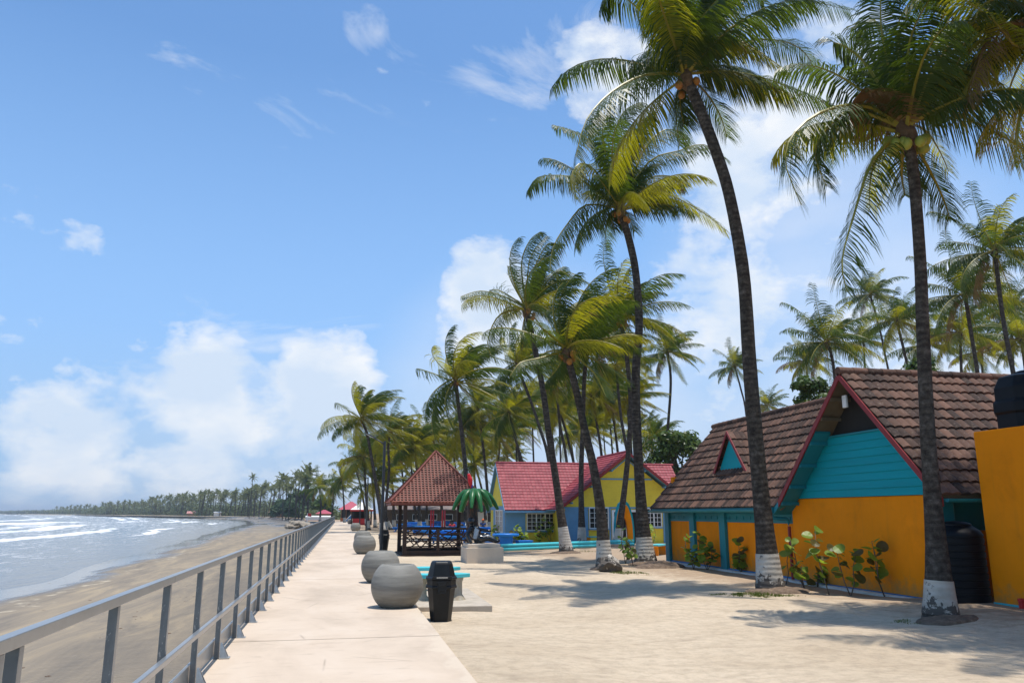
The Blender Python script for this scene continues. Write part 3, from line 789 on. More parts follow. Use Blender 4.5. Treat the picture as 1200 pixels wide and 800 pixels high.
# wing running away along the yard
wp(MB().span((12.10, 19.9, g - .1), (12.3, 28.7, 1.37)), 'wall', M['orange'], bh)
wp(MB().span((12.30, 28.5, g - .1), (16.2, 28.7, 3.0)).prism([(12.1, 28.5, 1.9), (16.3, 28.5, 1.9), (14.2, 28.5, 4.8)], (0, .15, 0)), 'end_wall', M['orange'], bh)
for y0, w in ((28.55, .36), (26.35, .38), (24.05, .40)):
    wp(MB().span((11.99, y0 - w / 2, g - .05), (12.11, y0 + w / 2, 1.80)), 'post', M['teal'], bh, bevel=.01)
fz = MB(); fz.span((12.06, 19.93, 1.372), (12.2, 28.6, 1.46)); fz.span((12.09, 19.93, 1.46), (12.2, 28.6, 1.9)); fz.span((12.065, 19.93, 1.56), (12.09, 28.6, 1.64)); fz.span((12.065, 19.93, 1.70), (12.09, 28.6, 1.79))
for k in range(20): fz.span((12.07, 20.1 + k * .44, 1.46), (12.088, 20.13 + k * .44, 1.56))
wp(fz, 'frieze_board', M['teal'], bh)
# gutter: a half-round trough with brackets
gu = MB(); N = 10
for a, b in ((11.47, 0),):
    ring = [(a + .075 * cos(pi + pi * k / N), 1.755 + .075 * sin(pi + pi * k / N)) for k in range(N + 1)]
    ring += [(x * 1 + (-.0), z) for x, z in [(a + .066 * cos(2 * pi - pi * k / N), 1.755 + .066 * sin(2 * pi - pi * k / N)) for k in range(N + 1)]]
    gu.prism([(x, 19.95, z) for x, z in ring], (0, 8.95, 0))
wp(gu, 'gutter', M['teal'], bh)
fa_ = MB().span((11.56, 20, 1.66), (11.60, 28.9, 1.80)); fa_.span((11.61, 20, 1.68), (12.05, 28.85, 1.70)); wp(fa_, 'fascia', M['teal'], bh)
dp = MB().tube([(11.47, 20.02, 1.72), (11.47, 20.02, 1.60), (11.52, 20.02, 1.52), (11.75, 20.0, 1.50), (11.9, 20.0, 1.50), (11.96, 20.0, 1.42), (11.96, 20.0, 1.3)], .05, 12)
dp.lathe([(.075, 0), (.10, .12), (.10, .15)], (11.47, 20.02, 1.66), 16)
wp(dp, 'downpipe', M['teal'], bh, smooth=True, angle=40)
wp(MB().tube([(11.97, 20.0, 1.3), (11.97, 20.0, -.12)], .042, 12), 'lower_downpipe', M['rake_red'], bh, smooth=True, angle=40)
wp(MB().span((12.05, 19.9, g - .1), (12.098, 28.7, g + .10)).span((11.95, 14.7, g - .1), (11.998, 19.85, g + .07)), 'base_strip', M['basebl'], bh)
kb = MB(); kb.span((11.78, 15.0, g - .1), (11.94, 19.88, g + .05)); kb.span((11.86, 19.885, g - .1), (12.04, 28.7, g + .06)); wp(kb, 'kerb', M['kerbwhite'], bh)
# roof of the long wing
len1 = hypot(2.65, 3.15)
def vy(fr): return 16.5 + (4.93 - (1.8 + 3.15 * fr)) / .95
rows, e1 = slope_rows(len1, .343, lambda f: vy(f) + .05, lambda f: 28.95 - .45 * f)
r1 = tiles_w((0, 1, 0), (2.65, 0, 3.15), (11.55, 0, 1.80), rows, e1, M['tile_brown'], bh, period=.21, amp=.04, name='roof')
wsub(MB().prism([(11.57, 19.75, 1.77), (14.2, 16.6, 4.9), (14.2, 28.45, 4.9), (11.57, 28.9, 1.77)], (.05, 0, -.05)), 'roof_deck', M['soffit'], r1).matrix_parent_inverse = Matrix()
wsub(MB().prism([(14.2, 16.6, 4.93), (16.9, 16.6, 1.75), (16.9, 28.9, 1.75), (14.2, 28.45, 4.93)], (.0, 0, -.08)), 'back_slope', M['tile_brown'], r1)
rg = ridge((14.2, 16.9, 4.98), (14.2, 28.5, 4.98), M['tile_brown'], r1)
# dormer
dm = wp(MB().prism([(12.58, 23.28, 2.96), (12.58, 25.24, 2.96), (12.58, 24.24, 4.16)], (.04, 0, 0)), 'dormer', M['teal_board'], bh)
for sgn, yb in ((-1, 23.12), (1, 25.36)):
    dv_ = V((0, 24.24 - yb, 1.36)); L = dv_.length
    def val(f, yb=yb): return 11.55 + ((2.93 + 1.36 * f) - 1.8) / 1.189 - 12.47 + .12
    rws, ee = slope_rows(L, .335, lambda f: 0, val)
    tiles((1, 0, 0), dv_, (12.47, yb, 2.93), rws, ee, M['tile_brown'], dm, period=.2, amp=.03, name='dormer_roof')
    MB().prism([(12.44, yb, 2.86), (12.44, 24.24, 4.22), (12.44, 24.24, 4.34), (12.44, yb - .0 + sgn * .09, 2.93)], (.03, 0, 0)).build('dormer_rake', M['rake_red'], dm)
# gable wing facing the yard
gw = MB().span((12.0, 14.66, g - .1), (12.2, 19.86, 2.03)); wp(gw, 'gable_wall', M['orange'], bh, bevel=.02)
cb = MB(); nb = 8
def half(z): return ((4.80 - z) / 1.014, (4.80 - z) / .95)      # how far the gable reaches each way at height z
for k in range(nb):
    z0 = 2.035 + k * 1.47 / nb; z1 = z0 + 1.47 / nb
    a0, b0 = half(z0); a1, b1 = half(z1)
    lo0, lo1 = max(14.66, 16.52 - a0), max(14.66, 16.52 - a1); hi0, hi1 = min(19.80, 16.52 + b0), min(19.80, 16.52 + b1)
    # weatherboard: the lower edge stands proud
    cb.add([(11.955, lo0, z0), (11.955, hi0, z0), (11.985, hi1, z1 + .01), (11.985, lo1, z1 + .01), (12.1, lo0, z0), (12.1, hi0, z0), (12.1, hi1, z1 + .01), (12.1, lo1, z1 + .01)],
           [(0, 1, 2, 3), (7, 6, 5, 4), (0, 4, 5, 1), (3, 2, 6, 7), (0, 3, 7, 4), (1, 5, 6, 2)])
wp(cb, 'weatherboard', M['teal_board'], bh)
at_op = MB(); a0, b0 = half(3.5); at_op.prism([(12.04, 16.52 - a0, 3.5), (12.04, 16.52 + b0, 3.5), (12.04, 16.52, 4.85)], (.03, 0, 0)); wp(at_op, 'attic_shade_panel', M['dark'], bh)  # flat dark panel paints the shade of the attic opening
wp(MB().span((11.93, 16.52 - a0 - .02, 3.505), (12.03, 16.52 + b0 + .02, 3.545)), 'attic_sill', M['teal'], bh)
fl = wp(MB().box((11.75, 16.75, 4.28), (.06, .16, .30)), 'flood_lamp', M['white'], bh, bevel=.015)
MB().tube([(11.79, 16.75, 4.4), (11.95, 16.72, 4.5), (12.3, 16.6, 4.5)], .02, 8).build('bracket', M['dark'], fl)
MB().lathe([(.06, 0), (.07, .06), (.04, .12)], (11.85, 16.55, 4.50), 12).build('sensor', M['lampmetal'], fl)
# rakes: red boards along both sloping edges
def sl(y): return 4.93 - (y - 16.52) * .95 if y > 16.52 else 4.93 - (16.52 - y) * 1.014
for yb in (19.62, 13.58):
    s0 = sl(yb)
    wp(MB().prism([(11.46, 16.52, 4.93), (11.46, yb, s0), (11.46, yb, s0 - .17), (11.46, 16.52, 4.76)], (.035, 0, 0)), 'rake_board', M['rake_red'], bh)
# teal lining of the overhang with its brackets
wp(MB().prism([(11.52, 17.75, sl(17.75) - .10), (11.52, 19.6, sl(19.6) - .10), (11.95, 19.6, sl(19.6) - .10), (11.95, 17.75, sl(17.75) - .10)], (0, -.02, -.05)), 'overhang_lining', M['teal'], bh)
for yb in (17.95, 18.5, 19.05, 19.5):
    wp(MB().bar((11.50, yb, sl(yb) - .2), (11.99, yb, sl(yb) - .2), .07, .09), 'bracket', M['teal'], bh)
for yb in (16.95, 17.4):
    wp(MB().bar((11.50, yb, sl(yb) - .17), (12.3, yb, sl(yb) - .17), .06, .08), 'purlin', M['soffit'], bh)
wp(MB().prism([(11.5, 19.62, 2.00), (11.5, 20.0, 1.74), (11.5, 19.95, 1.62), (11.5, 19.50, 1.93)], (.5, 0, 0)), 'eave_box', M['teal'], bh)
# gable wing roof
lenR = hypot(2.94, 2.94)
rows, e2 = slope_rows(hypot(2.9, 2.94), .34, lambda f: 0, lambda f: 9.0)
r2 = tiles_w((1, 0, 0), (0, 2.9, 2.94), (11.49, 13.62, 1.99), rows, e2, M['tile_brown'], bh, period=.22, amp=.042, name='gable_roof')
rows, e2 = slope_rows(hypot(3.1, 2.945), .34, lambda f: 0, lambda f: 1.0 + 1.9 * f)
r3 = tiles_w((1, 0, 0), (0, -3.1, 2.945), (11.49, 19.62, 1.985), rows, e2, M['tile_brown'], bh, period=.22, amp=.042, name='gable_roof')
MB().prism([(11.52, 16.52, 4.90), (11.52, 19.6, 1.97), (12.6, 19.6, 1.97), (14.2, 16.9, 4.5), (14.2, 16.52, 4.90)], (0, 0, -.05)).build('roof_deck', M['soffit'], r3)
MB().prism([(11.52, 16.52, 4.90), (11.52, 13.66, 2.00), (20.4, 13.66, 2.00), (20.4, 16.52, 4.90)], (0, 0, -.05)).build('roof_deck', M['soffit'], r2)
ridge((11.46, 16.52, 4.97), (20.4, 16.52, 4.97), M['tile_brown'], r2)
# recess between the gable wall and the storeroom
wp(MB().span((12.21, 14.70, g - .1), (18.0, 14.85, 1.30)), 'recess_wall', M['orange'], bh)
wp(MB().span((12.21, 14.66, 1.30), (18.0, 14.82, 1.96)).span((12.21, 14.63, 1.38), (18.0, 14.66, 1.46)).span((12.21, 14.63, 1.62), (18.0, 14.66, 1.70)), 'recess_frieze', M['teal'], bh)
wp(MB().span((12.205, 14.5, .75), (12.52, 14.66, 1.95)), 'recess_post', M['teal'], bh, bevel=.03)
ring = [(13.57 + .07 * cos(pi + pi * k / N), 1.93 + .07 * sin(pi + pi * k / N)) for k in range(N + 1)]
wp(MB().prism([(11.56, y, z) for y, z in ring], (6, 0, 0)), 'gutter', M['teal'], bh)

# ------------------------------------------------------------------ STOREROOM BLOCK AND WATER TANKS
sr = thing('storeroom', 'plain orange flat topped block at the right edge carrying a black water tank', 'building', (12.16, 12, g))
wp(MB().span((12.16, 4.5, g - .1), (19.0, 13.36, 3.22)), 'wall', M['orange'], sr, bevel=.02)
wp(MB().span((12.148, 4.5, g - .08), (12.157, 13.355, g + .16)), 'base_strip', M['turq'], sr)
wp(MB().lathe([(.05, 0), (.05, .16), (.06, .17), (.06, .21), (.03, .22)], (12.06, 12.62, g + .08), 12), 'pipe_stub', M['red'], sr, smooth=True, angle=40)

def ribbed(R, h, n, lid):
    pr = [(R * .96, 0), (R, .02)]
    for k in range(n):
        z0 = .06 + k * (h - .10) / n; dz = (h - .10) / n
        pr += [(R, z0), (R, z0 + dz * .72), (R - .018, z0 + dz * .78), (R - .018, z0 + dz * .94)]
    pr += [(R, h - .04), (R * .985, h), (R * .9, h + .06), (R * .62, h + .16)]
    return pr
wt = thing('water_tank', 'tall black ribbed plastic water tank standing on the ground before the storeroom', 'water tank', (11.95, 13.88, g + .10), 0, 'black water tanks')
MB().lathe([(.62, -.2), (.60, -.02), (.52, -.004)], n=40).build('sand_pad', M['sand'], wt, smooth=True)
R = .475
MB().lathe(ribbed(R, 1.30, 9, 1), n=48).build('barrel', M['tank'], wt, smooth=True, angle=50)
MB().lathe([(.27, 1.455), (.29, 1.46), (.29, 1.49), (.25, 1.515), (.16, 1.54), (.03, 1.55)], n=32).build('lid', M['tank'], wt, smooth=True, angle=50)
wt2 = thing('water_tank', 'dark blue black water tank on top of the storeroom roof', 'water tank', (12.95, 12.72, 3.22), 0, 'black water tanks')
oc = MB(); lv = [(.62, 0), (.62, .30), (.66, .32), (.66, .52), (.61, .56), (.61, .80), (.50, 1.02), (.30, 1.08)]
vs = []
for r_, z in lv:
    for k in range(8): vs.append((r_ * cos(pi / 8 + k * pi / 4), r_ * sin(pi / 8 + k * pi / 4), z))
fs = [tuple(range(8))[::-1], tuple(range(56, 64))]
for i in range(7):
    for k in range(8): fs.append((i * 8 + k, i * 8 + (k + 1) % 8, (i + 1) * 8 + (k + 1) % 8, (i + 1) * 8 + k))
oc.add(vs, fs); oc.build('barrel', M['tank'], wt2, bevel=.02)
MB().lathe([(.2, 1.08), (.21, 1.12), (.12, 1.15), (.02, 1.16)], n=24).build('lid', M['tank'], wt2, smooth=True, angle=50)

# ------------------------------------------------------------------ YELLOW HOUSE WITH RED ROOF
yh = thing('yellow_house', 'yellow and sky blue wooden house with red tiled roof and a front gable', 'house', (15, 50, g))
def wall_y(px0, py0, px1, py1, Y, th=.06):
    a, b = at(px0, py0, Y), at(px1, py1, Y); return (a.x, Y, a.z), (b.x, Y + th, b.z)
# main body
wp(MB().span((10.15, 50.0, g - .1), (22.3, 50.15, 2.1)), 'wall', M['yellow'], yh)
wp(MB().span((10.15, 50.16, g - .1), (10.3, 55.2, 2.1)).prism([(10.15, 50.0, 2.1), (10.15, 55.2, 2.1), (10.15, 52.6, 4.7)], (.12, 0, 0)), 'end_wall', M['yellow'], yh)
def posts_y(lst, Y, z1):
    for x0, x1 in lst: wp(MB().span((x0, Y - .05, g), (x1, Y - .003, z1)), 'pilaster', M['blue_trim'], yh)
def window(x0, x1, z0, z1, Y, nx, nz, splits=1):
    fr = MB(); w = .055
    fr.span((x0 - w, Y - .07, z0 - w), (x1 + w, Y - .004, z0)); fr.span((x0 - w, Y - .07, z1), (x1 + w, Y - .004, z1 + w))
    fr.span((x0 - w, Y - .07, z0), (x0, Y - .004, z1)); fr.span((x1, Y - .07, z0), (x1 + w, Y - .004, z1))
    f = wp(fr, 'window', M['white'], yh)
    mu = MB()
    for s in range(1, splits): xx = lerp(x0, x1, s / splits); mu.span((xx - .035, Y - .068, z0), (xx + .035, Y - .02, z1))
    for k in range(1, nx):
        if (k * splits) % nx: xx = lerp(x0, x1, k / nx); mu.span((xx - .014, Y - .05, z0), (xx + .014, Y - .02, z1))
    for k in range(1, nz): zz = lerp(z0, z1, k / nz); mu.span((x0, Y - .052, zz - .013), (x1, Y - .018, zz + .013))
    mu.build('glazing_bars', M['white'], f)
    MB().span((x0, Y - .016, z0), (x1, Y - .006, z1)).build('pane', M['glass'], f)
    MB().span((x0 - .1, Y - .13, z0 - .13), (x1 + .1, Y - .004, z0 - .06)).build('sill', M['blue_trim'], f)
    return f
def X(px, Y): return at(px, 600, Y).x
def Z(py, Y): return at(700, py, Y).z
posts_y([(10.15, X(615.5, 50)), (X(651, 50), X(656, 50)), (X(668, 50), 14.4)], 50, 1.9)
wp(MB().span((11.2, 49.94, 1.62), (22.3, 49.997, 1.86)).span((X(616, 50), 49.95, .46), (X(651, 50), 49.997, .56)), 'header_band', M['blue_trim'], yh)
window(X(618, 50), X(649, 50), .62, 1.60, 50, 6, 4, 3)
window(X(657.5, 50), X(662, 50), .45, 1.6, 50, 2, 4, 1)
# end wall window, facing the sea
fr = MB()
for (y0, y1) in ((50.7, 51.7), (51.9, 53.2)):
    fr.span((10.070, y0, .5), (10.146, y0 + .06, 1.8)); fr.span((10.070, y1 - .06, .5), (10.146, y1, 1.8)); fr.span((10.070, y0, .44), (10.146, y1, .5)); fr.span((10.070, y0, 1.8), (10.146, y1, 1.86))
    for k in (1, 2, 3): fr.span((10.080, y0 + .06, .5 + k * .325 - .015), (10.130, y1 - .06, .5 + k * .325 + .015))
    fr.span((10.080, (y0 + y1) / 2 - .02, .5), (10.130, (y0 + y1) / 2 + .02, 1.8))
ew = wp(fr, 'window', M['white'], yh)
MB().span((10.135, 50.76, .5), (10.147, 51.64, 1.8)).span((10.135, 51.96, .5), (10.147, 53.14, 1.8)).build('pane', M['curtain'], ew)
wp(MB().span((10.090, 50.1, 1.87), (10.146, 55, 2.10)).span((10.090, 50.02, g), (10.146, 50.6, 1.86)).span((10.090, 53.3, g), (10.146, 53.9, 1.86)).span((10.090, 50.6, .30), (10.146, 53.3, .43)), 'end_band', M['blue_trim'], yh)
# roof of the main body
rows, e = slope_rows(hypot(3.15, 3.12), .285, lambda f: 0, lambda f: 12.6)
ry = tiles_w((1, 0, 0), (0, 3.15, 3.12), (9.98, 49.45, 1.83), rows, e, M['tile_red'], yh, period=.24, amp=.016, step=.035, seg=5, name='roof')
MB().prism([(10.0, 49.5, 1.82), (10.0, 52.6, 4.90), (22.5, 52.6, 4.90), (22.5, 49.5, 1.82)], (0, .0, -.05)).build('roof_deck', M['blue_trim'], ry)
MB().prism([(9.98, 52.6, 4.93), (9.98, 55.9, 1.75), (22.5, 55.9, 1.75), (22.5, 52.6, 4.93)], (0, 0, -.07)).build('back_slope', M['blue_trim'], ry)
ridge((9.98, 52.6, 4.98), (22.5, 52.6, 4.98), M['tile_red'], ry, .09)
wp(MB().prism([(9.95, 52.6, 4.96), (9.95, 56.0, 1.72), (9.95, 56.0, 1.50), (9.95, 52.6, 4.74)], (.03, 0, 0)).prism([(9.95, 52.6, 4.92), (9.95, 49.42, 1.80), (9.95, 49.42, 1.62), (9.95, 52.6, 4.74)], (.03, 0, 0)), 'bargeboard', M['blue_trim'], yh)
wp(MB().span((9.98, 49.40, 1.68), (13.6, 49.52, 1.80)).span((9.98, 49.55, 1.66), (13.3, 49.98, 1.69)), 'eave_gutter', M['blue_trim'], yh)
# front gable wing
GY = 47.0
gx0, gx1, gax, gaz = 13.25, 21.15, 17.2, 5.05
wp(MB().span((gx0, GY, g - .1), (gx1, GY + .15, 2.0)).span((gx0, GY + .16, g - .1), (gx0 + .12, 50, 2.0)), 'gable_wall', M['yellow'], yh)
cb = MB(); nb = 15
for k in range(nb):
    z0 = 2.0 + k * (gaz - 2.0) / nb; z1 = z0 + (gaz - 2.0) / nb
    h0 = (gaz - z0) / .758 - .02; h1 = max(.001, (gaz - z1) / .758 - .02)
    cb.add([(gax - h0, GY - .035, z0), (gax + h0, GY - .035, z0), (gax + h1, GY - .008, z1 + .005), (gax - h1, GY - .008, z1 + .005), (gax - h0, GY + .1, z0), (gax + h0, GY + .1, z0), (gax + h1, GY + .1, z1), (gax - h1, GY + .1, z1)],
           [(3, 2, 1, 0), (4, 5, 6, 7), (0, 1, 5, 4), (3, 7, 6, 2), (0, 4, 7, 3), (1, 2, 6, 5)])
wp(cb, 'weatherboard', M['yellow'], yh)
wp(MB().span((gx0 - .25, GY - .06, 1.92), (gx1 + .2, GY - .003, 2.02)), 'header_band', M['blue_trim'], yh)
zt = Z(561, GY); hh = (gaz - zt) / .758 - .1
wp(MB().span((gax - hh, GY - .08, zt - .04), (gax + hh, GY - .04, zt + .05)).bar((gax - .9, GY - .06, 4.25), (gax, GY - .06, 4.95), .04, .07).bar((gax + .9, GY - .06, 4.25), (gax, GY - .06, 4.95), .04, .07), 'gable_trim', M['blue_trim'], yh)
for sx in (-1, 1):
    for q in (.25, .55, .85):
        xx = gax + sx * 4.3 * q; zz = 5.22 - 4.3 * q * .758 - .2
        wp(MB().bar((xx, GY - .5, zz), (xx, GY - .04, zz), .09, .1), 'purlin_end', M['blue_trim'], yh)
    rows, e = slope_rows(hypot(4.6, 3.487), .29, lambda f: 0, lambda f: 6.2)
    rr_ = tiles_w((0, 1, 0), (-sx * 4.6, 0, 3.487), (gax + sx * 4.6, GY - .55, 1.86), rows, e, M['tile_red'], yh, period=.24, amp=.016, step=.035, seg=5, name='gable_roof')
    MB().prism([(gax + sx * 4.55, GY - .5, 1.85), (gax, GY - .5, 5.29), (gax, GY + 5, 5.29), (gax + sx * 4.55, GY + 5, 1.85)], (0, 0, -.05)).build('roof_deck', M['blue_trim'], rr_)
    wp(MB().prism([(gax, GY - .58, 5.37), (gax + sx * 4.62, GY - .58, 1.87), (gax + sx * 4.62, GY - .58, 1.68), (gax, GY - .58, 5.18)], (0, .035, 0)), 'rake_board', M['rake_red'], yh)
ridge((gax, GY - .58, 5.40), (gax, GY + 5.5, 5.40), M['tile_red'], yh, .09).matrix_parent_inverse = Matrix.Translation(-V(yh.location))
posts_y([(gx0 - .05, X(689, GY))], GY, 1.92)
posts_y([(X(713.5, GY), X(715.5, GY)), (X(776.5, GY), gx1)], GY, 1.92)
wx0, wx1 = X(690.5, GY), X(712.5, GY)
window(wx0 + .03, wx1 - .03, Z(618, GY), Z(595, GY), GY, 4, 4, 2)
window(X(757.5, GY), X(774, GY), Z(616.5, GY), Z(596, GY), GY, 4, 4, 2)
# white door frame; a dark panel paints the shade of its opening
dx0, dx1, dz = X(716.5, GY), X(752, GY), 1.85
df = MB(); df.span((dx0, GY - .09, g), (dx0 + .14, GY - .01, dz)); df.span((dx1 - .14, GY - .09, g), (dx1, GY - .01, dz)); df.span((dx0 + .14, GY - .09, dz - .13), (dx1 - .14, GY - .01, dz)); mid = (dx0 + dx1) / 2
df.span((mid - .09, GY - .09, g), (mid + .05, GY - .01, dz - .13))
dr = wp(df, 'door', M['white'], yh)
MB().span((dx0 + .14, GY - .03, g), (dx1 - .14, GY - .012, dz - .13)).build('doorway_shade', M['dark'], dr)

# ------------------------------------------------------------------ LOW TURQUOISE BORDER, ARCH, BENCHES
a, b = on_z(586, 646.5, g), on_z(742, 639.5, g)
lb = thing('border_rail', 'low turquoise border of two stacked round rails in front of the yellow house', 'border rail', (a.x, a.y, g))
wp(MB().tube([(a.x, a.y, g + .12), (b.x, b.y, g + .12)], .085, 12), 'lower_rail', M['turq'], lb, smooth=True, angle=50)
wp(MB().tube([(a.x, a.y + .02, g + .285), (b.x, b.y + .02, g + .285)], .085, 12), 'upper_rail', M['turq'], lb, smooth=True, angle=50)
for q in (.02, .28, .52, .76, .98):
    p = a.lerp(b, q); wp(MB().span((p.x - .06, p.y + .09, g - .05), (p.x + .06, p.y + .2, g + .34)), 'stake', M['turq'], lb)

# arch shaped like the outline of a surfboard
ac = at(732, 636, 43.4); AX, AY = ac.x, 43.4
def outline(w, h, n=14):
    L = []
    for k in range(n + 1):
        t = k / n; z = h * t; x = w * (sqrt(max(0, 1 - t ** 2.6))) * (1 + .06 * sin(pi * t)); L.append((x, z))
    return [(-x, z) for x, z in L][:-1] + [(0, h)] + [(x, z) for x, z in L[::-1]][1:]
ar = thing('surfboard_arch', 'tall pointed orange arch with teal edge shaped like a surfboard before the white door', 'arch', (AX, AY, g))
def archmesh(wo, ho, wi, hi, y0, y1, dx):
    O = outline(wo, ho); I = outline(wi, hi); m_ = MB()
    for k in range(len(O) - 1):
        q = [(O[k][0] + dx, O[k][1]), (O[k + 1][0] + dx, O[k + 1][1]), (I[k + 1][0] + dx, I[k + 1][1]), (I[k][0] + dx, I[k][1])]
        m_.prism([(x, y0, z) for x, z in q], (0, y1 - y0, 0))
    return m_
archmesh(.47, 2.35, .17, 1.55, -.25, -.10, -.06).build('front_board', M['orange'], ar)
archmesh(.50, 2.52, .40, 2.30, -.095, .55, .06).build('edge_band', M['teal_board'], ar)
def bench(lab, px, py, Y, w, col_top, col_leg, rz=0):
    p = at(px, py, Y); t = thing('garden_bench', lab, 'bench', (p.x, Y, g), rz, 'orange and turquoise garden benches')
    MB().span((-w / 2, -.22, .40), (w / 2, .22, .47)).build('seat', col_top, t, bevel=.01)
    for sx in (-1, 1): MB().span((sx * w / 2 - sx * .02 - .06, -.2, 0), (sx * w / 2 - sx * .02 + .06, .2, .398)).build('leg', col_leg, t, bevel=.01)
bench('turquoise topped bench with orange ends under the white framed window of the yellow house', 700, 630, 45.8, 1.1, M['turq'], M['orange'])
bench('turquoise topped bench with orange end panel between thick palm trunk and teal corner post', 771, 648, 33.5, 1.3, M['turq'], M['orange'], .9)

# ------------------------------------------------------------------ PAVILION
pv = thing('pavilion', 'open pavilion with terracotta lattice pyramid roof, dark posts and criss cross rail', 'pavilion', (4.15, 37.2, g))
cx, cy, hw, ze, za = 0.05, 0.0, 2.15, 2.27, 4.62
la = MB()
def roofz(d):  # d = distance from the centre line towards the eave, 0..hw: slightly flared
    t = d / hw; return za - (za - ze) * (t * .93 + .07 * (1 - (1 - t) ** 2))
nbars = 27
for face in range(4):
    ca, sa = [(1, 0), (0, 1), (-1, 0), (0, -1)][face]
    def P(d, s, h=0): return (cx + ca * d - sa * s, cy + sa * d + ca * s, roofz(d) + h)
    for k in range(nbars):
        s = -hw + (k + .5) * 2 * hw / nbars
        d_top = abs(s)
        K = 4
        for q in range(K):
            da, db = lerp(d_top, hw, q / K), lerp(d_top, hw, (q + 1) / K)
            la.bar(P(da, s, .03), P(db, s, .03), .062, .03, up=(ca * .6, sa * .6, .8))
    nr = 22
    for k in range(1, nr + 1):
        d = hw * k / nr
        la.bar(P(d, -d, .03), P(d, d, .03), .052, .034, up=(ca * .6, sa * .6, .8))
roof = la.build('lattice_roof', M['lattice'], pv)
un = MB()
for face in range(4):
    ca, sa = [(1, 0), (0, 1), (-1, 0), (0, -1)][face]
    for q in range(5):
        d0_, d1_ = hw * .93 * q / 5, hw * .93 * (q + 1) / 5
        un.add([(cx + ca * d - sa * s_, cy + sa * d + ca * s_, roofz(d) - .10) for d, s_ in ((d0_, -d0_), (d1_, -d1_), (d1_, d1_), (d0_, d0_))], [(0, 1, 2, 3)])
un.build('lattice_shade_sheet', M['brownwood'], roof)  # dark sheet added below the lattice so its holes look shaded
hp = MB()
for sx, sy in ((1, 1), (1, -1), (-1, 1), (-1, -1)):
    pts = [(cx + sx * hw * q / 6 * 1.01, cy + sy * hw * q / 6 * 1.01, roofz(hw * q / 6) + .05) for q in range(7)]
    for q in range(6): hp.bar(pts[q], pts[q + 1], .10, .06)
hp.build('hip_ridge', M['lattice'], roof)
fe = MB()
for sa, sb in (((-1, -1), (1, -1)), ((1, -1), (1, 1)), ((1, 1), (-1, 1)), ((-1, 1), (-1, -1))):
    fe.bar((cx + sa[0] * hw * .985, cy + sa[1] * hw * .985, ze - .07), (cx + sb[0] * hw * .985, cy + sb[1] * hw * .985, ze - .07), .05, .10)
fe.build('eave_beam', M['lattice'], roof)
for sx, sy in ((-1.45, -1.85), (1.38, -1.85), (-1.45, 1.45), (1.38, 1.45)):
    MB().span((sx - .085, sy - .085, 0), (sx + .085, sy + .085, ze + .15)).build('post', M['brownwood'], pv, bevel=.008)
rng = random.Random(5)
def crossrail(x0, y0, x1, y1):
    m_ = MB(); p, q = V((x0, y0, 0)), V((x1, y1, 0)); L = (q - p).length
    m_.bar(p + V((0, 0, 1.12)), q + V((0, 0, 1.12)), .06, .08)
    for z in (.30, .56, .84):
        m_.bar(p + V((0, 0, z + rng.uniform(-.07, .07))), q + V((0, 0, z + rng.uniform(-.1, .1))), .035, .055)
    n = max(2, round(L / .75))
    for k in range(n):
        a_, b_ = p.lerp(q, k / n), p.lerp(q, (k + 1) / n)
        z0, z1 = (.32, 1.08) if k % 2 else (1.08, .32)
        m_.bar(a_ + V((0, .03, z0)), b_ + V((0, .03, z1)), .03, .05); m_.bar(a_ + V((0, -.03, lerp(z0, z1, .5))), b_ + V((0, -.03, z0)), .03, .045)
        m_.bar(a_ + V((0, -.03, z1 - .1)), b_ + V((0, -.03, lerp(z0, z1, .6))), .03, .045)
    m_.build('cross_rail', M['brownwood'], pv)
    b_ = MB().bar(p + V((0, 0, .10)), q + V((0, 0, .10)), .10, .22); b_.build('plinth_board', M['brownwood'], pv)
crossrail(-1.45, -1.85, 1.38, -1.85); crossrail(-1.45, 1.45, 1.38, 1.45); crossrail(1.38, -1.85, 1.38, 1.45)
for sy in (-1.85, 1.45): MB().span((-.06 + .0, sy - .06, 0), (.07, sy + .06, 1.15)).build('rail_post', M['brownwood'], pv)
MB().span((-1.6, -2.0, -.1), (1.5, 1.6, .05)).build('floor_deck', M['brownwood'], pv)

# ------------------------------------------------------------------ STATUE ON ITS PLINTH, FAKE PALM AND PARROT
pl_ = MB(); a, b = on_z(547.5, 660, g), on_z(588, 659, g)
PX0, PX1, PY0 = a.x, a.x + 1.38, 29.6
pt = thing('statue_plinth', 'beige stepped concrete plinth under the reclining black statue', 'plinth', (5.25, 30.2, g))
wp(MB().span((PX0, PY0, g - .1), (PX1, PY0 + 1.55, .40)), 'base_block', M['plinth'], pt, bevel=.012)
wp(MB().span((PX0 + .06, PY0 + .12, .40), (PX1 - .10, PY0 + 1.45, .53)), 'top_step', M['plinth'], pt, bevel=.02)
def skin_fig(name, verts, edges, rad, mat, parent, sub=2, root=0):
    me = bpy.data.meshes.new(name); me.from_pydata([tuple(v) for v in verts], edges, [])
    o = bpy.data.objects.new(name, me); COL.objects.link(o)
    if parent: o.parent = parent
    sk = o.modifiers.new('skin', 'SKIN'); sk.use_smooth_shade = True
    for i, r in enumerate(rad):
        d = me.skin_vertices[0].data[i]; d.radius = (r, r) if not hasattr(r, '__len__') else r
        d.use_root = (i == root)
    ss = o.modifiers.new('subd', 'SUBSURF'); ss.levels = sub; ss.render_levels = sub
    me.materials.append(mat); return o
st = thing('statue', 'glossy black statue of a figure in a wide hat reclining on a beige plinth', 'statue', (5.2, 30.3, .53))
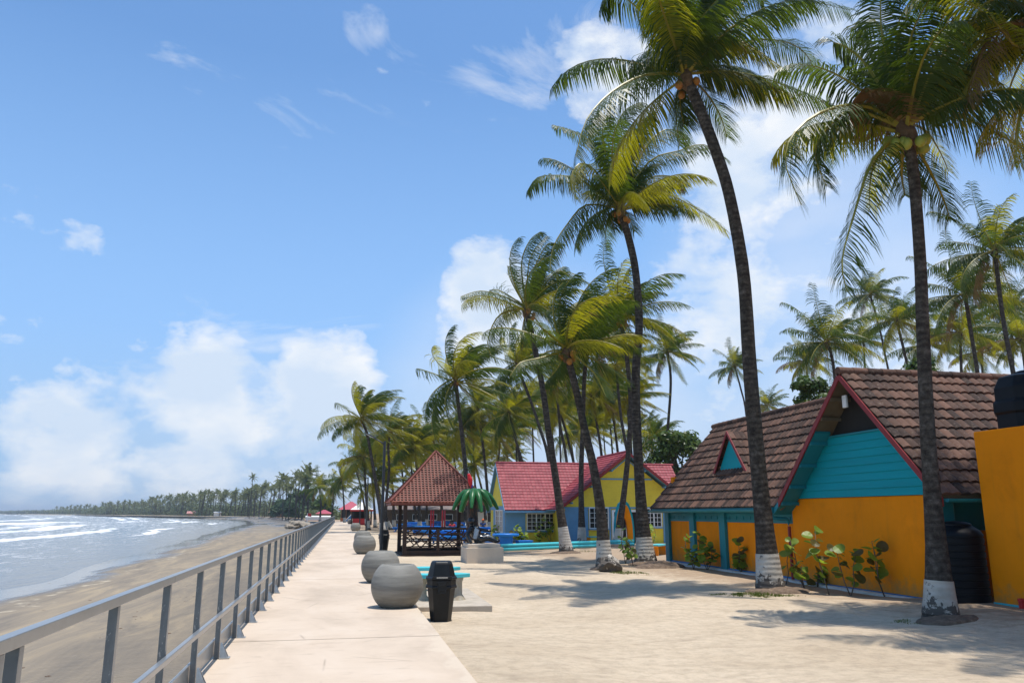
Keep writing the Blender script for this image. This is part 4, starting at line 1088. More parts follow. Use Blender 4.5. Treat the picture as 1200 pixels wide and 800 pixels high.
v = [(-.15, 0, .17), (-.22, 0, .32), (-.30, -.02, .48), (-.34, -.02, .60), (-.36, -.03, .66), (-.38, -.06, .76),   # 0-5 hips..head
     (-.42, -.20, .55), (-.58, -.30, .32), (-.46, -.40, .06), (-.40, -.44, .03),                                     # 6-9 near arm propped on the plinth
     (-.22, .18, .56), (.05, .22, .50), (.34, .16, .46), (.44, .15, .45),                                            # 10-13 far arm reaching out
     (-.05, -.12, .16), (.24, -.20, .20), (.52, -.22, .08), (.64, -.22, .07), (.68, -.22, .17),                      # 14-18 near leg lying
     (-.05, .12, .17), (.20, .12, .34), (.46, .05, .10), (.58, .04, .06), (.64, .04, .15)]                           # 19-23 far leg bent
e = [(0, 1), (1, 2), (2, 3), (3, 4), (4, 5), (3, 6), (6, 7), (7, 8), (8, 9), (3, 10), (10, 11), (11, 12), (12, 13), (0, 14), (14, 15), (15, 16), (16, 17), (17, 18), (0, 19), (19, 20), (20, 21), (21, 22), (22, 23)]
r = [.20, .19, .21, .17, .07, .125, .10, .08, .065, .055, .10, .07, .055, .05, .145, .11, .08, .07, .045, .145, .11, .08, .07, .045]
skin_fig('body', v, e, r, M['blackgloss'], st)
MB().lathe([(.24, 0), (.25, .012), (.13, .03), (.12, .09), (.10, .14), (.03, .16)], n=24).build('hat', M['blackgloss'], st, smooth=True, angle=50).location = (-.40, -.07, .80)
MB().prism([(-.26, -.20, .62), (-.10, -.24, .50), (-.20, -.26, .16), (-.32, -.26, .20)], (-.03, -.03, 0)).build('sash', M['silverpaint'], st, bevel=.012)
MB().tube([(.02, -.33, .26), (.22, -.31, .30), (.42, -.32, .2)], [.03, .035, .02], 8).build('sword_grip', M['silverpaint'], st, smooth=True)
fp = thing('palm_sculpture', 'painted sculpture of a small palm with chunky drooping green leaves above the statue', 'sculpture', (4.88, 30.75, g))
MB().tube([(.42, .10, 0), (.36, .08, .7), (.12, .05, 1.3), (.06, .03, 1.9), (.10, .02, 2.65)], [.22, .20, .19, .20, .17], 16).build('trunk', M['fakebark'], fp, smooth=True, angle=50)
rl_ = random.Random(6)
for k in range(10):
    w = 2 * pi * k / 10 + rl_.uniform(-.2, .2); m_ = MB(); pts = []; L = rl_.uniform(.85, 1.18); dr = rl_.uniform(.85, 1.15)
    for q in range(9):
        s = q / 8; pts.append((.10 + cos(w) * L * s * (1 - .12 * s), .02 + sin(w) * L * s * (1 - .12 * s), 2.60 + .34 * s - dr * s * s))
    m_.tube(pts, [.055 + .068 * sin(pi * min(1, .15 + .85 * q / 8)) * (1 + .18 * (q % 2)) for q in range(9)], 10)
    m_.build('leaf', M['fakegreen'], fp, smooth=True, angle=60)
MB().blob((.10, .02, 2.60), .17, 3, .1, 2).build('leaf_crown', M['fakegreen'], fp, smooth=True)
pr_ = thing('parrot', 'red parrot figure with blue wing tips perched on the palm sculpture', 'parrot', (4.80, 30.7, 2.72))
vs = [(.02, 0, .12), (0, 0, .28), (-.03, 0, .38), (-.06, 0, .44), (.05, 0, .0), (.09, 0, -.18)]
skin_fig('body', vs, [(0, 1), (1, 2), (2, 3), (0, 4), (4, 5)], [.095, .09, .06, .065, .06, .025], M['parrot_red'], pr_)
MB().tube([(-.11, 0, .455), (-.155, 0, .44), (-.165, 0, .40)], [.03, .025, .006], 8).build('beak', M['dark'], pr_, smooth=True)
for sy in (-1, 1): MB().blob((.05, sy * .085, .13), .09, 2, .05, 2, (.6, .35, 1.9)).build('wing', M['parrot_blue'] if False else M['parrot_red'], pr_, smooth=True)
MB().blob((.09, 0, -.06), .05, 2, .05, 2, (.6, 1.2, 2.6)).build('tail', M['parrot_blue'], pr_, smooth=True)

# ------------------------------------------------------------------ BLUE TABLES
def make_picnic():
    t = thing('picnic_table', 'x', 'picnic table')
    MB().span((-1.1, -.42, .70), (1.1, .42, .78)).span((-1.06, -.40, .50), (1.06, -.36, .699)).span((-1.06, .36, .50), (1.06, .40, .699)).build('tabletop', M['blue'], t, bevel=.008)
    for sy in (-1, 1): MB().span((-1.1, sy * .72 - .16, .38), (1.1, sy * .72 + .16, .46)).span((-1.08, sy * .72 - .02, .22), (1.08, sy * .72 + .02, .379)).build('bench_seat', M['blue'], t, bevel=.008)
    for sx in (-.78, .78):
        m_ = MB().bar((sx, -.75, .0), (sx, -.18, .70), .09, .10, up=(1, 0, 0)).bar((sx, .75, .0), (sx, .18, .70), .09, .10, up=(1, 0, 0)).bar((sx, -.82, .34), (sx, .82, .34), .07, .07)
        m_.build('leg_frame', M['blue'], t)
    return t
pt0 = make_picnic()
pts_ = [(474, 621, 80, 1.35, 1.25, 'long bright blue picnic table left of the pavilion posts, under the palms'),
        (501, 625, 66, .9, .35, 'bright blue picnic table seen through the pavilion beside the red frame'),
        (531, 626, 62, 1.0, .1, 'blue picnic table beyond the pavilion where two dark haired people sit'),
        (526, 636, 49.5, 1.05, .08, 'large blue picnic table right behind the criss cross rail of the pavilion'),
        (488, 619, 96, 1.0, -.3, 'small looking blue picnic table among white footed palm trunks, far left'),
        (517, 618, 104, 1.0, .5, 'small looking blue picnic table behind the red frame, farthest back'),
        (543, 619, 92, 1.0, -.2, 'small looking blue picnic table behind the seated people'),
        (575, 623, 60, .85, .05, 'blue picnic table between statue and yellow house end wall'),
        (447.5, 619.5, 98, .7, .4, 'pale blue picnic table beside the lamp post, far back')]
for i, (px, py, Y, sc, rz, lab) in enumerate(pts_[:8]):
    o = pt0 if i == 0 else copy_tree(pt0)
    p = at(px, py, Y); o.location = (p.x, Y, g); o.scale = (sc, 1, 1); o.rotation_euler.z = rz
    tag(o, lab, 'picnic table', 'blue picnic tables under the palms')
p = at(594, 637, 42.6)
rt = thing('round_table', 'round bright blue table on a thick drum foot beside the turquoise border', 'table', (p.x, 42.9, g))
MB().lathe([(.02, .60), (.70, .60), (.72, .62), (.72, .70), (.70, .72), (.02, .72)], n=36).build('tabletop', M['blue'], rt, smooth=True, angle=40)
MB().lathe([(.40, 0), (.38, .05), (.38, .56), (.42, .597)], n=28).build('foot', M['blue'], rt, smooth=True, angle=40)
for dx, dy, lab in ((-1.05, .15, 'low blue block stool on the statue side of the round blue table'), (1.0, -.05, 'low blue block stool on the house side of the round blue table'), (.15, 1.05, 'low blue block stool behind the round blue table')):
    m_ = MB(); m_.span((-.40, -.24, 0), (.40, .24, .30)); m_.span((-.43, -.27, .302), (.43, .27, .36))
    s_ = m_.build('block_stool', M['blue'], None, bevel=.012); s_.location = (p.x + dx, 42.9 + dy, g); s_.rotation_euler.z = dx * .2
    tag(s_, lab, 'stool', 'blue stools around the round table')
# red climbing frame
q = at(513, 640, 55)
rf = thing('climbing_frame', 'red painted metal frame of four upright posts seen through the pavilion', 'play frame', (q.x, 55, g))
for dx, dy in ((-.50, 0), (-.24, .9), (.28, 0), (.56, .9)):
    MB().tube([(dx, dy, 0), (dx, dy, 2.0)], .055, 10).build('post', M['red'], rf, smooth=True)
MB().tube([(-.5, 0, .62), (.28, 0, .62)], .04, 8).tube([(-.24, .9, .62), (.56, .9, .62)], .04, 8).build('crossbar', M['red'], rf, smooth=True)

# ------------------------------------------------------------------ PEOPLE AT THE FAR TABLES
def seated(lab, loc, rz, shirt, cap=None):
    t = thing('person', lab, 'person', loc, rz)
    v = [(0, 0, .50), (0, .02, .72), (0, .03, .92), (0, .02, 1.02), (0, -.01, 1.10), (0, -.02, 1.20),
         (-.19, .02, .96), (-.24, -.05, .72), (-.16, -.26, .66), (-.13, -.34, .68), (.19, .02, .96), (.24, -.05, .72), (.16, -.26, .66), (.13, -.34, .68),
         (-.10, -.08, .50), (-.12, -.42, .50), (-.12, -.40, .08), (-.12, -.52, .04), (.10, -.08, .50), (.12, -.42, .50), (.12, -.40, .08), (.12, -.52, .04)]
    e = [(0, 1), (1, 2), (2, 3), (3, 4), (4, 5), (2, 6), (6, 7), (7, 8), (8, 9), (2, 10), (10, 11), (11, 12), (12, 13), (0, 14), (14, 15), (15, 16), (16, 17), (0, 18), (18, 19), (19, 20), (20, 21)]
    r = [.15, .14, .13, .055, .075, .095, .06, .048, .038, .035, .06, .048, .038, .035, .09, .07, .05, .04, .09, .07, .05, .04]
    skin_fig('body', v, e, r, M['skin'], t, 1)
    sv = [(0, 0, .50), (0, .02, .72), (0, .03, .94), (-.19, .02, .95), (-.235, -.03, .80), (.19, .02, .95), (.235, -.03, .80)]
    skin_fig('shirt', sv, [(0, 1), (1, 2), (2, 3), (3, 4), (2, 5), (5, 6)], [.165, .155, .145, .075, .065, .075, .065], shirt, t, 1)
    tv = [(0, 0, .49), (-.10, -.10, .50), (-.12, -.42, .50), (-.12, -.40, .14), (.10, -.10, .50), (.12, -.42, .50), (.12, -.40, .14)]
    skin_fig('trousers', tv, [(0, 1), (1, 2), (2, 3), (0, 4), (4, 5), (5, 6)], [.15, .10, .08, .065, .10, .08, .065], M['cloth_black'], t, 1)
    h = MB().blob((0, .015, 1.235), .112, 4, .05, 2, (.95, 1.05, .95)); h.build('hair', M['hair'] if not cap else cap, t, smooth=True)
    return t
p = at(531.5, 626, 62); seated('dark haired person in a red shirt sitting at the blue table beyond the pavilion', (p.x, 62.9, g - .02), 0.1, M['cloth_red'])
p = at(541, 626, 62); seated('dark haired person in a black shirt sitting at the blue table near the pavilion post', (p.x, 62.9, g - .02), -.1, M['cloth_black'])
p = at(548.6, 622, 66); seated('dark haired person in a white shirt sitting just right of the pavilion post', (p.x, 66, g - .02), .3, M['cloth_white'])
p = at(566, 620, 70); seated('person in an orange cap and dark blue shirt sitting beyond the statue', (p.x, 70, g), -.2, M['cloth_blue'], M['cloth_orange'])

# ------------------------------------------------------------------ BACKGROUND BUILDINGS
def simple_building(name, lab, cat, x0, x1, y0, y1, hwall, hroof, wall, roofm, over=.4, openings=(), ridge_axis='x', zb=GZ):
    t = thing(name, lab, cat, ((x0 + x1) / 2, (y0 + y1) / 2, zb)); w, d = (x1 - x0) / 2, (y1 - y0) / 2
    m_ = MB().span((-w, -d, -.3), (w, d, hwall)); m_.build('wall', wall, t)
    r_ = MB(); o = over
    if ridge_axis == 'x':
        r_.prism([(-w - o, -d - o, hwall + .005), (-w - o, 0, hwall + hroof), (-w - o, d + o, hwall + .005), (-w - o, d + o, hwall + .12), (-w - o, 0, hwall + hroof + .12), (-w - o, -d - o, hwall + .12)][::-1], (2 * w + 2 * o, 0, 0))
    else:
        hz = hwall + .01
        r_.add([(-w - o, -d - o, hz), (w + o, -d - o, hz), (w + o, d + o, hz), (-w - o, d + o, hz), (-w * .12, 0, hwall + hroof), (w * .12, 0, hwall + hroof)], [(0, 1, 5, 4), (1, 2, 5), (2, 3, 4, 5), (3, 0, 4), (3, 2, 1, 0)])
    r_.build('roof', roofm, t)
    for (a_, b_, z0, z1) in openings:
        f = MB().span((-w + a_ - .06, -d - .05, z0 - .06), (-w + b_ + .06, -d - .004, z1 + .06)).build('window', M['white'], t)
        MB().span((-w + a_, -d - .06, z0), (-w + b_, -d - .052, z1)).build('pane', M['glass'], f)
    return t
# long weathered sheds behind the pavilion
a, b = at(452, 612, 112), at(545, 612, 112)
simple_building('long_shed', 'long weathered brown board shed behind the palms beyond the pavilion', 'shed', a.x, b.x, 112, 119, 2.2, 1.1, M['shedwall'], M['shedroof'], .5, [(1.5 + 2.2 * k, 2.6 + 2.2 * k, .9, 1.6) for k in range(4)])
a, b = at(556, 612, 96), at(592, 612, 96)
wb = simple_building('white_hall', 'white rendered building with dark slate fascia left of the yellow house', 'building', a.x, b.x + 3, 96, 104, 2.3, .8, M['whitewall'], M['slate'], .5, [(2.0, 2.5, .9, 1.7)])
MB().span((-(b.x + 3 - a.x) / 2 - .45, -4.5, 1.95), ((b.x + 3 - a.x) / 2 + .45, -4.42, 2.5)).build('fascia', M['slate'], wb)
wl = MB(); a, b = at(560, 618, 82), at(592, 618, 82); wl.span((a.x, 82, g - .1), (b.x, 82.2, .55)); wl.span((a.x - .02, 81.97, .55), (b.x + .02, 82.23, .61))
tag(wl.build('garden_wall', M['whitewall']), 'low white garden wall behind the blue tables beside the yellow house', 'wall')
# red hipped hut at the promenade's end with its orange wall and blue ramp
a, b = at(400, 606, 185), at(419, 606, 185)
hut = simple_building('red_roof_hut', 'open dark hut with red hipped roof and orange base at the end of the promenade', 'hut', a.x, b.x + .6, 185, 190, 2.6, 1.8, M['dark'], M['redroof_far'], .8, (), 'y')
MB().span((-2.3, -2.75, -.2), (2.3, -2.51, .75)).build('base_wall', M['burnt'], hut)
for k in range(5): MB().span((-2.2 + k * 1.07, -2.7, .75), (-2.08 + k * 1.07, -2.56, 2.6)).build('post', M['woodwall'], hut)
a, b = at(404, 609, 168), at(412.5, 604, 168)
rmp = MB().prism([(a.x, 167, .0), (b.x, 167, 0), (b.x, 167, 1.3), (b.x - .25, 167, 1.3)], (0, .5, 0))
rt_ = thing('ramp', 'blue sided ramp with white top edge at the far end of the promenade', 'ramp', (b.x, 167, 0))
wp(rmp, 'side', M['basebl'], rt_)
wp(MB().bar((a.x, 167.2, .06), (b.x - .2, 167.2, 1.36), .7, .10), 'top_edge', M['white'], rt_)
# kiosk under a white canopy
p = at(423.5, 607, 128); ko = thing('kiosk', 'small red and dark kiosk under a white pyramid canopy beside the promenade', 'kiosk', (p.x, 128, g))
MB().add([(-1.75, -1.75, 2.35), (1.75, -1.75, 2.35), (1.75, 1.75, 2.35), (-1.75, 1.75, 2.35), (0, 0, 3.55)], [(0, 1, 4), (1, 2, 4), (2, 3, 4), (3, 0, 4), (3, 2, 1, 0)]) 
m_ = MB(); m_.add([(-1.75, -1.75, 2.35), (1.75, -1.75, 2.35), (1.75, 1.75, 2.35), (-1.75, 1.75, 2.35), (0, 0, 3.55)], [(0, 1, 4), (1, 2, 4), (2, 3, 4), (3, 0, 4), (3, 2, 1, 0)])
m_.build('canopy', M['canopy_w'], ko); 
vl = MB()
for (x0, y0, x1, y1) in ((-1.75, -1.75, 1.75, -1.75), (1.75, -1.75, 1.75, 1.75), (-1.75, 1.75, 1.75, 1.75), (-1.75, -1.75, -1.75, 1.75)): vl.bar((x0, y0, 2.22), (x1, y1, 2.22), .03, .24)
vl.build('valance', M['red'], ko)
for sx in (-1.5, 1.5):
    for sy in (-1.5, 1.5): MB().span((sx - .07, sy - .07, 0), (sx + .07, sy + .07, 2.34)).build('post', M['brownwood'], ko)
MB().span((-1.3, -1.2, 0), (1.3, 1.2, 1.0)).build('counter', M['red'], ko); MB().span((-1.35, -1.25, 1.0), (1.35, 1.25, 1.06)).span((-1.2, .9, 1.06), (1.2, 1.1, 2.2)).build('counter_top', M['dark'], ko)
# beach-side houses round the bay
a, b = at_d(358, 606, 215), at_d(388, 606, 215)
hh = simple_building('beach_bar', 'low white beach bar with orange base and dark red roof beyond the rock heap', 'building', a.x, b.x, a.y, a.y + 5, 1.5, .3, M['whitewall'], M['whitewall'], .05, (), zb=-.9)
MB().span((-(b.x - a.x) / 2 - .02, -2.55, -.3), ((b.x - a.x) / 2 + .02, -2.51, .75)).build('base_wall', M['burnt'], hh)
a2, b2 = at_d(371, 606, 232), at_d(388, 606, 232)
simple_building('small_hut', 'small hut with purple red hipped roof behind the low white beach bar', 'hut', a2.x, b2.x, a2.y, a2.y + 4.5, 1.9, 1.1, M['woodwall'], M['redroof_far'], .5, (), 'y', zb=-.4)
a, b = at_d(316, 606, 400), at_d(342, 606, 400)
simple_building('brown_house', 'low brown plank house with pink sheet roof and white end under the big dark trees', 'house', a.x, b.x, a.y, a.y + 7, 2.6, 1.3, M['woodwall'], M['pinkroof'], .5, [(1.5, 3.2, 1.0, 1.9)], zb=-.7)
a, b = at_d(219, 604, 620), at_d(228, 604, 620)
simple_building('orange_roof_house', 'tiny house with orange red roof among palms on the far shore', 'house', a.x, b.x, a.y, a.y + 6, 2.2, 1.5, M['woodwall'], M['pinkroof'], .4, (), zb=-.7)
a, b = at_d(250.5, 603, 540), at_d(257.5, 603, 540)
simple_building('white_house', 'tiny white house with pale roof on the far shore between palms', 'house', a.x, b.x, a.y, a.y + 6, 2.6, .5, M['whitewall'], M['canopy_w'], .4, (), zb=-.6)
# flag pole with red flag at the bay end
p = at_d(360, 607.5, 180); fp_ = thing('flag_pole', 'thin pole with a small red flag beside the rock heap', 'flag', (p.x, p.y, -.9))
MB().tube([(0, 0, 0), (0, 0, 2.6)], .05, 8).build('pole', M['white'], fp_)
MB().prism([(.05, 0, 1.9), (.85, .1, 1.8), (.8, .1, 2.5), (.05, 0, 2.55)], (0, .03, 0)).build('flag', M['cloth_red'], fp_)

# ------------------------------------------------------------------ ROCKS
rk = random.Random(12)
rock_meshes = [MB().blob((0, 0, 0), 1, s, .22, 2, (1, .8, .62), fr=1.9).mesh('boulder', M['rubble']) for s in range(5)]
for k in range(46):
    px = 338 + 27 * (k / 46) + rk.uniform(-2, 2); D = 150 + rk.uniform(0, 30)
    p = at_d(px, 612, D); hpk = sin(pi * min(1, max(0, (px - 334) / 34)))
    o = bpy.data.objects.new('boulder', rock_meshes[k % 5]); COL.objects.link(o)
    s = rk.uniform(.5, 1.1); o.location = (p.x, p.y, -1.15 + rk.uniform(0, 1.0) * hpk); o.scale = (s, s, s * rk.uniform(.7, 1)); o.rotation_euler = (rk.uniform(-.4, .4), rk.uniform(-.4, .4), rk.uniform(0, 6))
    tag(o, 'brown grey boulder in the rock heap at the end of the sea wall', 'rock', 'boulders of the rock heap')
p = on_z(718, 671, g)
ro = MB().blob((0, 0, 0), .40, 9, .25, 3, (1.0, .7, .78), fr=1.6).build('white_rock', M['lime'], None, smooth=False); ro.location = (p.x, p.y + .25, g + .16); ro.rotation_euler = (.1, .3, .4)
tag(ro, 'white limewashed rock lying in front of a palm with a white foot', 'rock')

# ------------------------------------------------------------------ PALMS
UP = V((0, 0, 1))
WIND = V((1.0, .25, 0)).normalized()
def crown(seed, nf=26, R=3.7, nl=46, wind=.9, droop=1.0, yellow=.35, traced=None, seg=3, lw=.042, dead=2, lk=1.0, eln=84, elx=-38):
    rnd = random.Random(seed); m_ = MB()
    vs, fs, ms = m_.v, m_.f, m_.m
    flist = []
    for i in range(nf):
        a = i / (nf - 1)
        flist.append((i * 2.39996 + rnd.uniform(-.3, .3), lerp(eln, elx, a ** .95) + rnd.uniform(-13, 13), R * rnd.uniform(.72, 1.12) * (.72 if a < .1 else 1), a))
    for (TP, fl) in (traced or []): flist.append((0, 0, 0, {'o': .85, 'y': .6}.get(fl, .45), TP, fl))
    for item in flist:
        az, el, L, age = item[:4]; TP = item[4] if len(item) > 4 else None
        el = radians(el); d = V((cos(el) * cos(az), cos(el) * sin(az), sin(el)))
        up_ = d.dot(WIND)                                     # -1 into the wind .. 1 with it
        p = V((cos(az) * .10, sin(az) * .10, rnd.uniform(-.12, .2))); N = 12; P = [p.copy()]; T = [d.copy()]
        gk = droop * (.85 + .7 * age) * rnd.uniform(.7, 1.3); wk = wind * rnd.uniform(.7, 1.35)
        for k in range(N):
            s = (k + .5) / N
            d = d + (-UP * gk * (.25 + 1.5 * s * s) + WIND * wk * (.2 + 1.1 * s)) * (1.0 / N); d.normalize()
            p = p + d * (L / N); P.append(p.copy()); T.append(d.copy())
        if TP:
            P, T = [], []; n_ = len(TP)
            for k in range(N + 1):
                u = k / N * (n_ - 1); i = min(int(u), n_ - 2); u -= i
                p0, p1, p2, p3 = TP[max(i - 1, 0)], TP[i], TP[i + 1], TP[min(i + 2, n_ - 1)]
                P.append(.5 * ((2 * p1) + (p2 - p0) * u + (2 * p0 - 5 * p1 + 4 * p2 - p3) * u * u + (3 * p1 - p0 - 3 * p2 + p3) * u ** 3))
            for k in range(N + 1): T.append((P[min(k + 1, N)] - P[max(k - 1, 0)]).normalized())
        isdead = dead and rnd.random() < dead / nf and age > .7
        yl = rnd.random() < (yellow * (.35 + 1.2 * age))
        lm = 3 if isdead else (1 if yl else 0)
        if TP: isdead = item[5] == 'd'; yl = item[5] in 'yo'; lm = {'d': 3, 'y': 1}.get(item[5], 0)
        # midrib
        rad = [lerp(.055 if seg > 2 else .05, .007, (k / N) ** .7) for k in range(N + 1)]
        m_.tube(P, rad, 4 if seg > 2 else 3, 3 if isdead else 2, caps=False)
        twist = rnd.uniform(-.5, .5)
        for sd in (-1, 1):
            n_l = nl
            for j in range(n_l):
                s = .12 + .88 * (j + rnd.uniform(-.3, .3)) / n_l; s = min(max(s, .1), .995)
                f = s * N; k = min(int(f), N - 1); q = P[k].lerp(P[k + 1], f - k); t = T[k].lerp(T[k + 1], f - k).normalized()
                sv = t.cross(UP)
                if sv.length < .15: sv = t.cross(V((.3, 1, 0)))
                sv.normalize(); nv = sv.cross(t).normalized()
                sv = (sv * cos(twist * s) + nv * sin(twist * s))
                prof = (.55 + .45 * min(1, (s - .1) / .25)) if s < .35 else (1 - .62 * ((s - .35) / .65) ** 1.5)
                ll = (R * .15 + .42) * lk * prof * rnd.uniform(.72, 1.15)
                fw = lerp(.30, 1.0, s)
                cl = mn.noise(V((s * 9 + az * 3.3, sd * 5.1 + el * 7, seed)))
                dn = .45 + .65 * age + rnd.uniform(-.1, .1) + .55 * cl; ll *= 1 - .22 * abs(cl); fw *= 1 + .5 * cl
                dl = (sv * sd + t * fw + nv * .18 * (1 - age) - UP * dn * .7 + WIND * (.75 * wind) + V((rnd.gauss(0, .07), rnd.gauss(0, .07), rnd.gauss(0, .07)))).normalized()
                w = lw * rnd.uniform(.8, 1.15) * (.75 + .25 * prof)
                b = len(vs); tw = t * (w / 2)
                if seg >= 3:
                    p1 = q + dl * ll * .36; d2 = (dl - UP * (.42 + .35 * age) + WIND * .35 * wind).normalized(); p2 = p1 + d2 * ll * .36
                    d3 = (d2 - UP * (.60 + .35 * age) + WIND * .3 * wind).normalized(); p3 = p2 + d3 * ll * .3
                    vs.extend([tuple(q - tw * .6), tuple(q + tw * .6), tuple(p1 - tw), tuple(p1 + tw), tuple(p2 - tw * .8), tuple(p2 + tw * .8), tuple(p3)])
                    fs.extend([(b, b + 1, b + 3, b + 2), (b + 2, b + 3, b + 5, b + 4), (b + 4, b + 5, b + 6)])
                    tipm = (3 if rnd.random() < .4 else 1) if (yl and s > .45 and rnd.random() < .55) else lm
                    ms.extend([lm, lm, tipm])
                else:
                    p1 = q + dl * ll * .5; d2 = (dl - UP * (.5 + .4 * age) + WIND * .3 * wind).normalized(); p2 = p1 + d2 * ll * .5
                    vs.extend([tuple(q - tw), tuple(q + tw), tuple(p1 - tw), tuple(p1 + tw), tuple(p2)])
                    fs.extend([(b, b + 1, b + 3, b + 2), (b + 2, b + 3, b + 4)]); ms.extend([lm, lm])
    # fibrous heart of the crown
    hb = MB().blob((0, 0, -.12), .20, seed, .25, 2, (1, 1, 1.7)); m_.add(hb.v, hb.f, 4)
    return m_
CM = [M['leafg'], M['leafy'], M['rachis'], M['leafd'], M['fibre']]
def trace(ox, oy, sc, L):
    return [([(ox + x / sc, oy + y / sc) for x, y in pts], fl, dep) for (fl, dep, pts) in L]
def palm(lab, px_pts, Y, r0, r1, crown_mesh=None, seed=1, paint_h=.8, group=None, nuts=0, nut_m=None, nseg=60, ring=True, sides=16, cz=0, scale=1.0, fr=None, name='coconut_palm', **kw):
    pts = [at(px, py, Y) for px, py in px_pts]; base = pts[0].copy(); base.z = g
    t = thing(name, lab, 'palm tree', base, 0, group)
    c = [p - base for p in pts]; c[0] = V((0, 0, 0))
    # smooth curve through the traced points
    sub = max(2, nseg // max(1, (len(c) - 1))); C = []
    for i in range(len(c) - 1):
        p0, p1, p2, p3 = c[max(i - 1, 0)], c[i], c[i + 1], c[min(i + 2, len(c) - 1)]
        for k in range(sub):
            u = k / sub
            C.append(.5 * ((2 * p1) + (p2 - p0) * u + (2 * p0 - 5 * p1 + 4 * p2 - p3) * u * u + (3 * p1 - p0 - 3 * p2 + p3) * u ** 3))
    C.append(c[-1]); top = C[-1]; n = len(C); ln = [0]
    for i in range(1, n): ln.append(ln[-1] + (C[i] - C[i - 1]).length)
    rs = []
    for i in range(n):
        h = ln[i]; f = h / ln[-1]
        r = lerp(r1 * 1.32, r1, min(1, f * 1.3)) + (r0 - r1 * 1.32) * exp(-h / .95)
        r *= 1 + (.012 * mn.noise(V((i * .77, seed, 3))) * 2 if ring else 0) + .03 * mn.noise(V((h * .9, seed, 0)))
        rs.append(r)
    C2 = [V((0, 0, -.15))] + C
    MB().tube(C2, [rs[0] * 1.12] + rs, sides).build('trunk', M['bark'], t, smooth=True)
    if paint_h:
        PC, PR = [], []; K = 9
        for k in range(K + 1):
            h = .10 + (paint_h - .10) * k / K
            i = next(j for j in range(1, n) if ln[j] >= h); f = (h - ln[i - 1]) / (ln[i] - ln[i - 1]); PC.append(C[i - 1].lerp(C[i], f)); PR.append(lerp(rs[i - 1], rs[i], f) * 1.012 + .006)
        MB().tube(PC, PR, sides).build('painted_foot', M['lime'], t, smooth=True, angle=60)
    if fr:
        kw['traced'] = []
        org = top + V((0, 0, .12 + cz))
        for (pp, fl, dep) in fr:
            m_ = len(pp) - 1
            kw['traced'].append(([V((0, 0, 0))] + [at(x, y, Y + dep * ((i + 1) / (m_ + 1)) ** 1.2) - base - org for i, (x, y) in enumerate(pp)], fl))
    if crown_mesh is None:
        o = crown(seed, **kw).build('crown', CM, t, fixn=False)
    else:
        o = bpy.data.objects.new('crown', crown_mesh); COL.objects.link(o); o.parent = t; o.rotation_euler.z = ((seed * 37) % 13 - 6) * .06; o.scale = (scale,) * 3
    o.location = top + V((0, 0, .12 + cz))
    rn = random.Random(seed + 99)
    for k in range(nuts):
        w = rn.uniform(0, 6.28); rr = rn.uniform(.22, .38)
        MB().blob((0, 0, 0), .105, k, .05, 2, (1, 1, 1.2)).build('coconut', nut_m or M['coconut'], t, smooth=True).location = top + V((rr * cos(w), rr * sin(w), rn.uniform(-.42, -.05)))
    return t

# the big palms of the yard
palm('tall leaning palm with white foot before the orange wall, crown highest of all', [(903, 692), (898, 640), (886, 520), (878, 420), (871, 320), (855, 230), (838, 175), (816, 118), (803, 92)], 17.8, .355, .15, seed=11, paint_h=.86, fr=trace(670, 0, 3.2, [('g', -1.4, [(280, 280), (150, 345), (55, 450), (15, 590)]), ('g', .6, [(330, 130), (235, 20), (150, -30), (108, 30)]), ('y', -1.8, [(480, 165), (580, 140), (690, 185), (805, 268)]), ('g', .8, [(560, 125), (720, 55), (880, 8), (1045, 40)]), ('o', -.8, [(560, 268), (700, 288), (850, 340), (975, 395)]), ('g', 1.6, [(640, 160), (790, 155), (875, 200), (922, 285)]), ('g', -.5, [(440, 100), (485, -20), (560, -80)]), ('g', 1.0, [(480, 110), (565, 5), (670, -30), (722, 15)]), ('g', 2.2, [(500, 345), (555, 430), (582, 515)]), ('o', 1.5, [(405, 370), (420, 465)]), ('g', 1.8, [(330, 225), (265, 235), (248, 285)]), ('g', 1.2, [(390, 90), (400, -70)]), ('g', -2.2, [(450, 120), (600, -60)]), ('g', -1.5, [(370, 60), (290, -100)])]), nf=15, R=3.9, nl=104, elx=5, dead=0, lk=1.22, lw=.039, nuts=3, nut_m=M['coconut_o'], wind=.75, droop=1.15, yellow=.28)
palm('upright palm with peeling white foot beside the ground water tank, hung with green coconuts', [(1103, 728), (1098, 650), (1088, 520), (1082, 400), (1078, 300), (1070, 200), (1062, 158)], 12.4, .31, .105, seed=23, paint_h=.66, fr=trace(900, 0, 2.353, [('g', -.6, [(265, 290), (150, 308), (70, 370), (48, 450), (92, 565)]), ('g', .5, [(235, 305), (155, 365), (130, 430), (162, 515)]), ('g', .6, [(275, 185), (215, 130), (180, 118)]), ('g', -.5, [(290, 440), (235, 600), (204, 720), (218, 805)]), ('g', -.4, [(318, 120), (310, -25)]), ('g', .8, [(335, 150), (292, 55), (255, 95)]), ('g', .7, [(430, 150), (500, 60), (575, 75)]), ('g', -.6, [(470, 185), (560, 112), (650, 135)]), ('y', -1.2, [(430, 232), (505, 190), (580, 195), (650, 235)]), ('o', -.9, [(455, 300), (575, 340), (700, 410), (770, 490)]), ('o', .9, [(440, 460), (482, 545), (502, 605)]), ('g', 1.2, [(368, 470), (378, 540)]), ('d', -.3, [(300, 280), (252, 258)]), ('g', 1.5, [(470, 260), (560, 270), (620, 330)]), ('g', -1.4, [(390, 120), (450, -10)])]), nf=12, R=2.8, nl=86, elx=15, dead=0, lk=1.2, lw=.031, nuts=12, wind=.45, droop=1.3, yellow=.32)
